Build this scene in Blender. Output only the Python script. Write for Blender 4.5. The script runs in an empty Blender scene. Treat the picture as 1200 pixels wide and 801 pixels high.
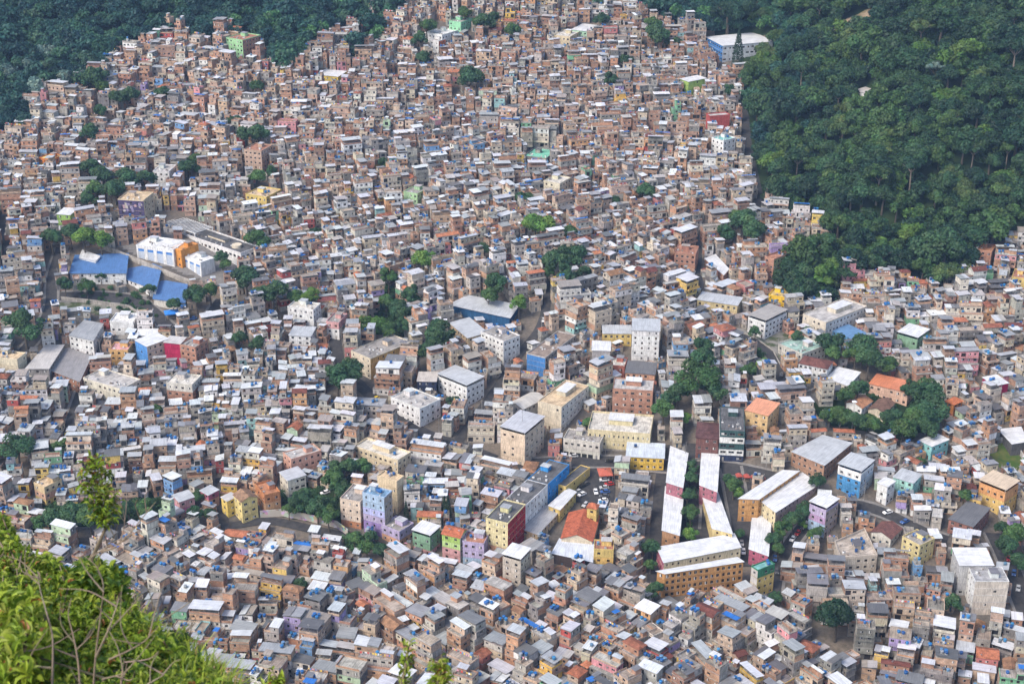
import bpy, math, random, time
import numpy as np
from mathutils import Vector
from mathutils.bvhtree import BVHTree
T0 = time.time()
R = random.Random(11)
PI = math.pi
sc = bpy.context.scene
COLL = sc.collection

# ------------------------------------------------------------------ camera
PW, PH, FPX = 1200.0, 801.0, 1793.0
EYE = (0.0, 0.0, 350.0)
PITCH = math.radians(24.0)
CP, SP = math.cos(PITCH), math.sin(PITCH)
cam_data = bpy.data.cameras.new('camera')
cam = bpy.data.objects.new('camera', cam_data)
COLL.objects.link(cam)
cam.location = EYE
cam.rotation_euler = (PI / 2 - PITCH, 0, 0)
cam_data.sensor_width = 36.0
cam_data.lens = 36.0 * FPX / PW
cam_data.clip_start = 0.1
cam_data.clip_end = 6000
sc.camera = cam

def ray(u, v):
    a, b = (u - PW / 2) / FPX, -(v - PH / 2) / FPX
    return (a, CP + b * SP, -SP + b * CP)

def project(x, y, z):
    dx, dy, dz = x - EYE[0], y - EYE[1], z - EYE[2]
    f = dy * CP - dz * SP
    up = dy * SP + dz * CP
    if f < 0.1:
        return (-9999, -9999, f)
    return (PW / 2 + FPX * dx / f, PH / 2 - FPX * up / f, f)

# ------------------------------------------------------------------ terrain
_k = [(-200, -372), (200, -366), (458, -340), (560, -322), (676, -301), (800, -283), (913, -262), (1078, -217), (1300, -135), (1520, -45), (1800, 60)]
_ty = np.arange(-200, 1800, 5.0)
_tz = np.interp(_ty, [a for a, b in _k], [b for a, b in _k])
_ker = np.exp(-0.5 * (np.arange(-16, 17) * 5 / 35.0) ** 2)
_ker /= _ker.sum()
_tz = np.convolve(np.pad(_tz, 16, mode='edge'), _ker, mode='valid') + EYE[2]
_tz_list = _tz.tolist()

def sstep(a, b, x):
    t = (x - a) / (b - a)
    t = 0.0 if t < 0 else (1.0 if t > 1 else t)
    return t * t * (3 - 2 * t)

def terr(x, y):
    f = (y + 200) / 5.0
    i = int(f)
    if i < 0: i, f = 0, 0.0
    if i > len(_tz_list) - 2: i = len(_tz_list) - 2; f = i + 1.0
    z = _tz_list[i] + (_tz_list[i + 1] - _tz_list[i]) * (f - i)
    z += 3.0 * math.sin(x / 47 + 1.3) * math.cos(y / 61 + .4) + 2.0 * math.sin(x / 29 + y / 37) + 2.5 * math.sin(y / 83 - x / 71 + 2)
    # forested hill
    d1 = x - 150 - 8 * math.sin(y / 30.0)
    d2 = (y - 742) * 0.9 + 6 * math.sin(x / 19.0)
    k = 25.0
    h = max(0.0, min(1.0, 0.5 + 0.5 * (d2 - d1) / k))
    d = d2 * (1 - h) + d1 * h - k * h * (1 - h)
    if d > 0:
        z += 105 * (1 - math.exp(-d / 150.0)) * sstep(0, 30, d)
    # far ravine side at the upper corner
    d3 = (-x - 150) * 0.6 + (y - 930)
    if d3 > 0:
        z += 26 * (1 - math.exp(-d3 / 120.0))
    return z

def hit(u, v, h=0.0):
    """the point on the view ray that stands h above the ground"""
    d = ray(u, v)
    t = 300.0
    for _ in range(200):
        x, y, z = d[0] * t, d[1] * t, EYE[2] + d[2] * t
        c = z - terr(x, y) - h
        if c < 0.02: break
        t += c * 0.85 + 0.02
        if t > 2200: break
    return (d[0] * t, d[1] * t, EYE[2] + d[2] * t)

def plane_hit(u, v, z):
    d = ray(u, v)
    t = (z - EYE[2]) / d[2]
    return (d[0] * t, d[1] * t)

def inpoly(u, v, P):
    c = False
    n = len(P)
    j = n - 1
    for i in range(n):
        a, b = P[i], P[j]
        if (a[1] > v) != (b[1] > v) and u < (b[0] - a[0]) * (v - a[1]) / (b[1] - a[1]) + a[0]:
            c = not c
        j = i
    return c

# ------------------------------------------------------------------ materials
def mat_new(name, rough=0.9, spec=0.2):
    m = bpy.data.materials.new(name)
    m.use_nodes = True
    nt = m.node_tree
    b = nt.nodes['Principled BSDF']
    b.inputs['Roughness'].default_value = rough
    b.inputs['Specular IOR Level'].default_value = spec
    return m, nt, b

def nd(nt, t, **kw):
    n = nt.nodes.new(t)
    for k, v in kw.items():
        setattr(n, k, v)
    return n

def ramp(nt, src, p0, c0, p1, c1):
    r = nd(nt, 'ShaderNodeValToRGB')
    r.color_ramp.elements[0].position = p0
    r.color_ramp.elements[0].color = (c0, c0, c0, 1) if not isinstance(c0, tuple) else (*c0, 1)
    r.color_ramp.elements[1].position = p1
    r.color_ramp.elements[1].color = (c1, c1, c1, 1) if not isinstance(c1, tuple) else (*c1, 1)
    nt.links.new(src, r.inputs[0])
    return r.outputs[0]

def mixc(nt, mode, fac, a, b):
    n = nd(nt, 'ShaderNodeMix', data_type='RGBA', blend_type=mode)
    if isinstance(fac, (int, float)): n.inputs[0].default_value = fac
    else: nt.links.new(fac, n.inputs[0])
    for s, v in ((6, a), (7, b)):
        if isinstance(v, tuple): n.inputs[s].default_value = (*v, 1)
        else: nt.links.new(v, n.inputs[s])
    return n.outputs[2]

def noise(nt, vec, scale, detail=3, rough=.6, stretch=None):
    if stretch:
        mp = nd(nt, 'ShaderNodeMapping')
        mp.inputs['Scale'].default_value = stretch
        nt.links.new(vec, mp.inputs[0])
        vec = mp.outputs[0]
    n = nd(nt, 'ShaderNodeTexNoise')
    n.inputs['Scale'].default_value = scale
    n.inputs['Detail'].default_value = detail
    n.inputs['Roughness'].default_value = rough
    nt.links.new(vec, n.inputs['Vector'])
    return n.outputs['Fac']

def col_attr(nt):
    return nd(nt, 'ShaderNodeAttribute', attribute_name='Col').outputs['Color']

def world_pos(nt):
    return nd(nt, 'ShaderNodeNewGeometry').outputs['Position']

def uvc(nt):
    return nd(nt, 'ShaderNodeUVMap', uv_map='UVMap').outputs[0]

def make_plaster(name, lo, streak, rough=.9, spec=.15):
    m, nt, b = mat_new(name, rough, spec)
    p, uv = world_pos(nt), uvc(nt)
    a = ramp(nt, noise(nt, p, .35, 4), .35, lo, .62, 1.05)
    s = ramp(nt, noise(nt, uv, 1.0, 4, .65, (2.2, .18, 1)), .40, streak, .55, 1.0)
    g = ramp(nt, noise(nt, p, 2.2, 3), .3, .82, .65, 1.06)
    c = mixc(nt, 'MULTIPLY', 1, col_attr(nt), a)
    c = mixc(nt, 'MULTIPLY', .8, c, s)
    c = mixc(nt, 'MULTIPLY', 1, c, g)
    nt.links.new(c, b.inputs['Base Color'])
    return m

def make_brick():
    m, nt, b = mat_new('hollow_brick', .95, .1)
    uv, p = uvc(nt), world_pos(nt)
    br = nd(nt, 'ShaderNodeTexBrick')
    br.inputs['Scale'].default_value = 1.0
    br.inputs['Brick Width'].default_value = .4
    br.inputs['Row Height'].default_value = .21
    br.inputs['Mortar Size'].default_value = .022
    br.inputs['Bias'].default_value = -.1
    br.inputs['Color1'].default_value = (.72, .7, .7, 1)
    br.inputs['Color2'].default_value = (1.18, 1.15, 1.12, 1)
    br.inputs['Mortar'].default_value = (.95, 1.3, 1.5, 1)
    nt.links.new(uv, br.inputs['Vector'])
    c = mixc(nt, 'MULTIPLY', 1, col_attr(nt), br.outputs['Color'])
    a = ramp(nt, noise(nt, p, .5, 4), .35, .68, .62, 1.12)
    c = mixc(nt, 'MULTIPLY', 1, c, a)
    # cement smears
    s = ramp(nt, noise(nt, uv, .9, 4, .7), .56, 0.0, .66, .6)
    c = mixc(nt, 'MIX', s, c, (.30, .27, .24))
    nt.links.new(c, b.inputs['Base Color'])
    return m

def make_sheet():
    m, nt, b = mat_new('corrugated_sheet', .5, .4)
    uv, p = uvc(nt), world_pos(nt)
    a = ramp(nt, noise(nt, p, .25, 3), .35, .86, .6, 1.04)
    s = ramp(nt, noise(nt, uv, 1.0, 4, .65, (2.2, .12, 1)), .36, .70, .56, 1.04)
    c = mixc(nt, 'MULTIPLY', 1, col_attr(nt), a)
    c = mixc(nt, 'MULTIPLY', .8, c, s)
    rs = ramp(nt, noise(nt, p, .8, 5, .7), .62, 0.0, .74, .5)
    c = mixc(nt, 'MIX', rs, c, (.16, .12, .09))
    # seams between sheets
    w = nd(nt, 'ShaderNodeTexBrick')
    for k, v in (('Scale', 1.0), ('Brick Width', 1.0), ('Row Height', 2.2), ('Mortar Size', .035)):
        w.inputs[k].default_value = v
    w.inputs['Color1'].default_value = (1, 1, 1, 1)
    w.inputs['Color2'].default_value = (.86, .86, .87, 1)
    w.inputs['Mortar'].default_value = (.62, .62, .62, 1)
    nt.links.new(uv, w.inputs['Vector'])
    c = mixc(nt, 'MULTIPLY', .8, c, w.outputs['Color'])
    nt.links.new(c, b.inputs['Base Color'])
    wv = nd(nt, 'ShaderNodeTexWave', wave_type='BANDS', bands_direction='X')
    wv.inputs['Scale'].default_value = 2.0
    nt.links.new(uv, wv.inputs['Vector'])
    bp = nd(nt, 'ShaderNodeBump')
    bp.inputs['Strength'].default_value = .25
    bp.inputs['Distance'].default_value = .03
    nt.links.new(wv.outputs['Fac'], bp.inputs['Height'])
    nt.links.new(bp.outputs[0], b.inputs['Normal'])
    return m

def make_tile():
    m, nt, b = mat_new('clay_tile', .85, .2)
    uv, p = uvc(nt), world_pos(nt)
    w = nd(nt, 'ShaderNodeTexBrick')
    for k, v in (('Scale', 1.0), ('Brick Width', .25), ('Row Height', .38), ('Mortar Size', .03)):
        w.inputs[k].default_value = v
    w.inputs['Color1'].default_value = (.75, .75, .75, 1)
    w.inputs['Color2'].default_value = (1.2, 1.15, 1.1, 1)
    w.inputs['Mortar'].default_value = (.5, .5, .5, 1)
    nt.links.new(uv, w.inputs['Vector'])
    c = mixc(nt, 'MULTIPLY', 1, col_attr(nt), w.outputs['Color'])
    a = ramp(nt, noise(nt, p, .5, 5, .7), .35, .55, .62, 1.15)
    c = mixc(nt, 'MULTIPLY', 1, c, a)
    nt.links.new(c, b.inputs['Base Color'])
    return m

def make_plain(name, rough, spec, var=.8):
    m, nt, b = mat_new(name, rough, spec)
    a = ramp(nt, noise(nt, world_pos(nt), 1.5, 3), .35, var, .62, 1.08)
    nt.links.new(mixc(nt, 'MULTIPLY', 1, col_attr(nt), a), b.inputs['Base Color'])
    return m

def make_leaf(name, trans=.3, objcol=True, rough=.55):
    m = bpy.data.materials.new(name)
    m.use_nodes = True
    nt = m.node_tree
    b = nt.nodes['Principled BSDF']
    b.inputs['Roughness'].default_value = rough
    b.inputs['Specular IOR Level'].default_value = .25
    c = col_attr(nt)
    if objcol:
        oi = nd(nt, 'ShaderNodeObjectInfo')
        c = mixc(nt, 'MULTIPLY', 1, c, oi.outputs['Color'])
    nt.links.new(c, b.inputs['Base Color'])
    tr = nd(nt, 'ShaderNodeBsdfTranslucent')
    nt.links.new(c, tr.inputs['Color'])
    mx = nd(nt, 'ShaderNodeMixShader')
    mx.inputs[0].default_value = trans
    nt.links.new(b.outputs[0], mx.inputs[1])
    nt.links.new(tr.outputs[0], mx.inputs[2])
    nt.links.new(mx.outputs[0], nt.nodes['Material Output'].inputs[0])
    return m

PLASTER, BRICK, CONC, SHEET, GLASS, PLASTIC, TILE, LEAF, BARK, FLEAF, PAINT = range(11)
MATS = [make_plaster('painted_plaster', .80, .62), make_brick(), make_plaster('bare_concrete', .6, .6), make_sheet(),
        make_plain('window_glass', .15, .5), make_plain('tank_plastic', .45, .4, .85), make_tile(),
        make_leaf('tree_leaves', .3), make_plain('bark', .9, .1), make_leaf('shrub_leaves', .35, False, .4), make_plain('car_paint', .25, .5, .95)]

# ------------------------------------------------------------------ mesh collector (quads only)
class MB:
    def __init__(s):
        s.q = []; s.m = []; s.c = []
    def quad(s, a, b, c, d, m, col):
        s.q.append((a, b, c, d)); s.m.append(m); s.c.append(col)
    def hexa(s, lo, hi, m, col, bottom=True, top=True, topm=None, topc=None):
        """lo, hi: four corners each, counter-clockwise from above"""
        for i in range(4):
            j = (i + 1) % 4
            s.quad(lo[i], lo[j], hi[j], hi[i], m, col)
        if top: s.quad(hi[0], hi[1], hi[2], hi[3], m if topm is None else topm, col if topc is None else topc)
        if bottom: s.quad(lo[3], lo[2], lo[1], lo[0], m, col)
    def box(s, x0, x1, y0, y1, z0, z1, m, col, bottom=True, top=True, **k):
        s.hexa([(x0, y0, z0), (x1, y0, z0), (x1, y1, z0), (x0, y1, z0)], [(x0, y0, z1), (x1, y0, z1), (x1, y1, z1), (x0, y1, z1)], m, col, bottom, top, **k)
    def cyl(s, x, y, z0, z1, r0, r1, n, m, col, cap=True):
        a = [(x + r0 * math.cos(2 * PI * i / n), y + r0 * math.sin(2 * PI * i / n), z0) for i in range(n)]
        b = [(x + r1 * math.cos(2 * PI * i / n), y + r1 * math.sin(2 * PI * i / n), z1) for i in range(n)]
        for i in range(n):
            j = (i + 1) % n
            s.quad(a[i], a[j], b[j], b[i], m, col)
        if cap:
            for i in range(1, n - 2, 2):
                s.quad(b[0], b[i], b[i + 1], b[i + 2], m, col)
    def tube(s, pts, rad, n, m, col):
        P = [Vector(p) for p in pts]
        rings = []
        for i, p in enumerate(P):
            t = (P[min(i + 1, len(P) - 1)] - P[max(i - 1, 0)]).normalized()
            a = t.orthogonal().normalized() if abs(t.z) > .99 else t.cross(Vector((0, 0, 1))).normalized()
            b = t.cross(a)
            rings.append([tuple(p + (a * math.cos(2 * PI * k / n) + b * math.sin(2 * PI * k / n)) * rad[i]) for k in range(n)])
        for i in range(len(P) - 1):
            for k in range(n):
                j = (k + 1) % n
                s.quad(rings[i][k], rings[i][j], rings[i + 1][j], rings[i + 1][k], m, col)
    def arrays(s):
        return np.array(s.q, dtype=np.float32).reshape(-1, 4, 3), np.array(s.m, dtype=np.int32), np.array(s.c, dtype=np.float32).reshape(-1, 3)

def mesh_from(name, Q, M, C, weld=False):
    nq = len(Q)
    me = bpy.data.meshes.new(name)
    me.vertices.add(nq * 4); me.loops.add(nq * 4); me.polygons.add(nq)
    me.vertices.foreach_set('co', Q.reshape(-1))
    idx = np.arange(nq * 4, dtype=np.int32)
    me.loops.foreach_set('vertex_index', idx)
    me.polygons.foreach_set('loop_start', idx[::4])
    used, inv = np.unique(M, return_inverse=True)
    for u in used: me.materials.append(MATS[u])
    me.polygons.foreach_set('material_index', inv.astype(np.int32))
    at = me.attributes.new('Col', 'FLOAT_COLOR', 'FACE')
    c4 = np.ones((nq, 4), dtype=np.float32); c4[:, :3] = C
    at.data.foreach_set('color', c4.reshape(-1))
    uv = me.uv_layers.new(name='UVMap')
    e1 = np.linalg.norm(Q[:, 1] - Q[:, 0], axis=1); e2 = np.linalg.norm(Q[:, 3] - Q[:, 0], axis=1)
    off = Q[:, 0].sum(axis=1) * 3.7 % 50.0
    U = np.zeros((nq, 4, 2), dtype=np.float32)
    U[:, 1, 0] = e1; U[:, 2, 0] = e1; U[:, 2, 1] = e2; U[:, 3, 1] = e2
    U += off[:, None, None]
    uv.data.foreach_set('uv', U.reshape(-1))
    me.update()
    return me

def obj_from(name, mb, parent=None, loc=(0, 0, 0), rz=0.0):
    Q, M, C = mb.arrays() if isinstance(mb, MB) else mb
    o = bpy.data.objects.new(name, mesh_from(name, Q, M, C))
    COLL.objects.link(o)
    if parent is not None: o.parent = parent
    else: o.location = loc; o.rotation_euler = (0, 0, rz)
    return o

def tag(o, label=None, cat=None, group=None, kind=None):
    if label: o['label'] = label
    if cat: o['category'] = cat
    if group: o['group'] = group
    if kind: o['kind'] = kind
    return o

def thing(name, label, cat, loc, rz=0.0, group=None):
    o = bpy.data.objects.new(name, None)
    o.empty_display_size = 1.0
    COLL.objects.link(o)
    o.location = loc; o.rotation_euler = (0, 0, rz)
    return tag(o, label, cat, group)

def jit(c, r, a=.08):
    k = 1 + r.uniform(-a, a)
    return tuple(max(0.0, x * k * (1 + r.uniform(-a * .3, a * .3))) for x in c)
# ------------------------------------------------------------------ palettes (linear base colours)
BRK = [(.45, .25, .16), (.41, .215, .14), (.49, .31, .21), (.37, .205, .14), (.46, .24, .145), (.33, .185, .13), (.45, .30, .22), (.51, .36, .265)]
CEM = [(.35, .33, .30), (.28, .265, .245), (.42, .395, .36), (.38, .345, .30), (.23, .22, .21), (.47, .445, .41)]
CRM = [(.60, .54, .43), (.64, .60, .52), (.68, .665, .63), (.72, .71, .70), (.55, .46, .34), (.54, .50, .44), (.62, .53, .43)]
VIV = [(.62, .40, .10), (.20, .42, .26), (.55, .22, .20), (.18, .33, .55), (.45, .58, .42), (.60, .28, .30), (.38, .30, .52), (.62, .35, .18), (.30, .50, .50), (.70, .50, .16), (.42, .10, .09)]
VNAME = ['ochre', 'green', 'dusty red', 'blue', 'pale green', 'pink', 'lilac', 'orange', 'teal', 'yellow', 'dark red']
SHT = [(.54, .56, .585), (.47, .49, .52), (.39, .41, .435), (.30, .315, .33), (.62, .635, .65), (.27, .28, .29), (.17, .17, .18), (.115, .115, .12), (.30, .26, .23), (.40, .38, .36)]
SNAME = ['pale grey', 'pale grey', 'mid grey', 'mid grey', 'white', 'dark grey', 'charcoal', 'charcoal', 'brownish grey', 'mid grey']
TIL = [(.38, .14, .08), (.45, .18, .10), (.28, .11, .07), (.16, .06, .05), (.30, .17, .10)]
TNK = [(.012, .085, .25), (.016, .11, .31), (.02, .14, .36), (.01, .055, .18), (.035, .18, .38), (.10, .20, .32), (.02, .10, .30), (.24, .27, .31), (.10, .12, .15)]
SLB = (.33, .31, .29)
DARK = (.018, .019, .022)

def pick(r, seq, wts):
    return r.choices(range(len(seq)), weights=wts)[0]

# ------------------------------------------------------------------ building parts
def wall(wm, wins, p0, p1, z0, z1, ops, m, col, r, back=True):
    """one storey's wall from p0 to p1 with real openings; ops: (a, b, c, d, kind) along the wall and up it"""
    dx, dy = p1[0] - p0[0], p1[1] - p0[1]
    L = math.hypot(dx, dy)
    if L < .05: return
    tx, ty = dx / L, dy / L
    nx, ny = ty, -tx
    def P(a, z, o=0.0): return (p0[0] + tx * a + nx * o, p0[1] + ty * a + ny * o, z)
    def Q(a, b, c, d, o=0.0, mm=m, cc=col, mb=wm): mb.quad(P(a, c, o), P(b, c, o), P(b, d, o), P(a, d, o), mm, cc)
    x = 0.0
    for (a, b, c, d, kind) in ops:
        c += z0; d += z0
        if a > x: Q(x, a, z0, z1)
        if c > z0: Q(a, b, z0, c)
        if d < z1: Q(a, b, d, z1)
        t = -.16
        wm.quad(P(a, c), P(a, c, t), P(a, d, t), P(a, d), m, col)
        wm.quad(P(b, c, t), P(b, c), P(b, d), P(b, d, t), m, col)
        wm.quad(P(a, c), P(b, c), P(b, c, t), P(a, c, t), m, col)
        wm.quad(P(a, d, t), P(b, d, t), P(b, d), P(a, d), m, col)
        w = MB()
        if kind == 'window':
            k = r.random()
            g = jit(DARK, r, .4)
            Q(a, b, c, d, t, GLASS, g, w)
            fr = (.55, .54, .52) if k < .45 else ((.12, .07, .045) if k < .7 else (.25, .25, .26))
            mid = (a + b) / 2 + r.uniform(-.1, .1)
            f = .055
            Q(a, b, d - f, d, t + .03, PLASTIC, fr, w); Q(a, b, c, c + f, t + .03, PLASTIC, fr, w)
            Q(a, a + f, c + f, d - f, t + .03, PLASTIC, fr, w); Q(b - f, b, c + f, d - f, t + .03, PLASTIC, fr, w)
            if r.random() < .35: Q(a + f, mid, c + f, d - f, t + .05, PLASTIC, fr, w)   # one of the shutters closed
            else: Q(mid - f / 2, mid + f / 2, c + f, d - f, t + .03, PLASTIC, fr, w)
            if r.random() < .5:
                s0, s1 = P(a - .08, c - .07, .002), P(b + .08, c - .07, .002)
                s2, s3 = P(b + .08, c - .07, .1), P(a - .08, c - .07, .1)
                up = lambda p: (p[0], p[1], p[2] + .068)
                w.hexa([s3, s2, s1, s0], [up(s3), up(s2), up(s1), up(s0)], CONC, SLB)
        elif kind == 'panel':
            Q(a, b, c, d - (d - c) * .2, t, PLASTIC, (.42, .47, .55), w); Q(a, b, d - (d - c) * .2, d, t, PLASTIC, (.06, .20, .52), w)
        elif kind == 'door':
            Q(a, b, c, d, t, PLASTIC, r.choice([(.10, .055, .03), (.2, .2, .21), (.05, .10, .16), (.35, .33, .3)]), w)
        else:  # open bay or garage: its unlit inside painted as a dark quad
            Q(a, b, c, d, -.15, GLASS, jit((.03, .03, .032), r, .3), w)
        wins.append((kind if kind in ('window', 'door', 'panel') else 'bay_dark', w))
        x = b
    if x < L: Q(x, L, z0, z1)

def window_ops(r, L, h, dens, ww=None, wh=None, sill=None, door=False, bay=0.0, every=2.4, jitter=True):
    ops = []
    if L < 1.6: return ops
    n = max(1, int((L - .3) / every))
    step = L / n
    dk = r.randrange(n) if door else -1
    for i in range(n):
        cx = step * (i + .5) + (r.uniform(-.25, .25) if jitter else 0)
        if i == dk:
            ops.append((cx - .42, cx + .42, .02, 2.08, 'door')); continue
        if r.random() < bay and step > 2.2:
            ops.append((cx - min(1.1, step / 2 - .2), cx + min(1.1, step / 2 - .2), .02, 2.2, 'bay')); continue
        if r.random() > dens: continue
        w = (ww if ww else r.choice([.9, 1.1, 1.3, 1.5]))
        w = min(w, step - .35)
        hh = wh if wh else r.choice([.9, 1.05, 1.2])
        s = sill if sill is not None else 1.0 + r.uniform(-.1, .15)
        if s + hh > h - .12: hh = h - .12 - s
        ops.append((cx - w / 2, cx + w / 2, s, s + hh, 'window'))
    return ops

def tank(x, y, z, r, sides=8, col=None):
    t = MB()
    c = col or jit(r.choice(TNK), r, .15)
    R0 = r.uniform(.55, .78); h = r.uniform(.75, 1.05)
    t.cyl(x, y, z, z + h, R0 * .82, R0, sides, PLASTIC, c, False)
    t.cyl(x, y, z + h, z + h + .14, R0 * 1.07, R0 * .9, sides, PLASTIC, c)
    t.cyl(x, y, z + h + .14, z + h + .24, R0 * .4, R0 * .34, sides, PLASTIC, c)
    return t

def sheet_roof(mb, x0, x1, y0, y1, z, tilt_axis, rise, col, th=.07):
    """a thin tilted corrugated sheet"""
    f = {'y+': lambda x, y: (y - y0) / (y1 - y0), 'y-': lambda x, y: (y1 - y) / (y1 - y0), 'x+': lambda x, y: (x - x0) / (x1 - x0), 'x-': lambda x, y: (x1 - x) / (x1 - x0)}[tilt_axis]
    P = [(x0, y0), (x1, y0), (x1, y1), (x0, y1)]
    lo = [(x, y, z + rise * f(x, y)) for x, y in P]
    hi = [(a, b, c + th) for a, b, c in lo]
    if tilt_axis[0] == 'x':  # keep the corrugation running down the slope
        lo = lo[1:] + lo[:1]; hi = hi[1:] + hi[:1]
    mb.hexa(lo, hi, SHEET, col)

def parapet(mb, x0, x1, y0, y1, z, h, m, col, r, t=.13, sides='fblr'):
    if 'f' in sides: mb.box(x0, x1, y0, y0 + t, z, z + h, m, col, bottom=False)
    if 'b' in sides: mb.box(x0, x1, y1 - t, y1, z, z + h, m, col, bottom=False)
    if 'l' in sides: mb.box(x0, x0 + t, y0 + t, y1 - t, z, z + h - .01, m, col, bottom=False)
    if 'r' in sides: mb.box(x1 - t, x1, y0 + t, y1 - t, z, z + h - .01, m, col, bottom=False)

def gable(mb, x0, x1, y0, y1, z, rise, col, wm, wcol, wallm=PLASTER, over=.35, hip=False, m=TILE):
    along_x = (x1 - x0) >= (y1 - y0)
    if along_x:
        ym = (y0 + y1) / 2; k = (y1 - y0) / 2 if hip else 0
        a, b, c, d = (x0 - over, y0 - over, z), (x1 + over, y0 - over, z), (x1 + over, y1 + over, z), (x0 - over, y1 + over, z)
        e, f = (x0 - over + k, ym, z + rise), (x1 + over - k, ym, z + rise)
        faces = [(a, b, f, e), (c, d, e, f)]
        ends = [((x1, y0, z), (x1, y1, z), (x1, ym, z + rise * .88)), ((x0, y1, z), (x0, y0, z), (x0, ym, z + rise * .88))]
        tri = [(b, c, f), (d, a, e)]
    else:
        xm = (x0 + x1) / 2; k = (x1 - x0) / 2 if hip else 0
        a, b, c, d = (x0 - over, y0 - over, z), (x1 + over, y0 - over, z), (x1 + over, y1 + over, z), (x0 - over, y1 + over, z)
        e, f = (xm, y0 - over + k, z + rise), (xm, y1 + over - k, z + rise)
        faces = [(b, c, f, e), (d, a, e, f)]
        ends = [((x0, y0, z), (x1, y0, z), (xm, y0, z + rise * .88)), ((x1, y1, z), (x0, y1, z), (xm, y1, z + rise * .88))]
        tri = [(a, b, e), (c, d, f)]
    dn = lambda p: (p[0], p[1], p[2] - .1)
    for q in faces:
        mb.quad(*q, m, col)
        mb.quad(*[dn(p) for p in reversed(q)], m, col)
        mb.quad(dn(q[0]), dn(q[1]), q[1], q[0], m, col)
    if hip:
        for p, q, s in tri:
            mid = tuple((p[i] + s[i]) / 2 for i in range(3))
            mb.quad(p, q, s, mid, m, col)
            mb.quad(dn(p), dn(q), q, p, m, col)
    else:
        for p, q, s in ends:
            mid = tuple((p[i] + s[i]) / 2 for i in range(3))
            wm.quad(p, q, s, mid, wallm, wcol)

COLNAME = {}
def wall_choice(r, v, vivid, cream=False):
    far = sstep(430, 200, v)
    br = .56 if v < 200 else (.56 - .34 * (v - 200) / 150 if v < 350 else (.22 if v < 560 else min(.46, .22 + .24 * (v - 560) / 80)))
    wts = [br, (.28 - .06 * far) * (.6 if cream else 1), (.95 - br) * (.85 if cream else .52), vivid]
    if v > 620: wts[2] *= .7
    if cream: wts[0] *= .45
    k = pick(r, [0, 1, 2, 3], wts)
    if k == 0: i = r.randrange(len(BRK)); return BRICK, jit(BRK[i], r, .14), 'raw brick'
    if k == 1: i = r.randrange(len(CEM)); return (CONC if r.random() < .6 else PLASTER), jit(CEM[i], r, .12), 'grey cement'
    if k == 2:
        i = r.randrange(len(CRM)); return PLASTER, jit(CRM[i], r, .1), ['cream', 'cream', 'white', 'white', 'tan', 'beige', 'cream'][i]
    i = r.randrange(len(VIV)); return PLASTER, jit(VIV[i], r, .12), VNAME[i]

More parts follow.
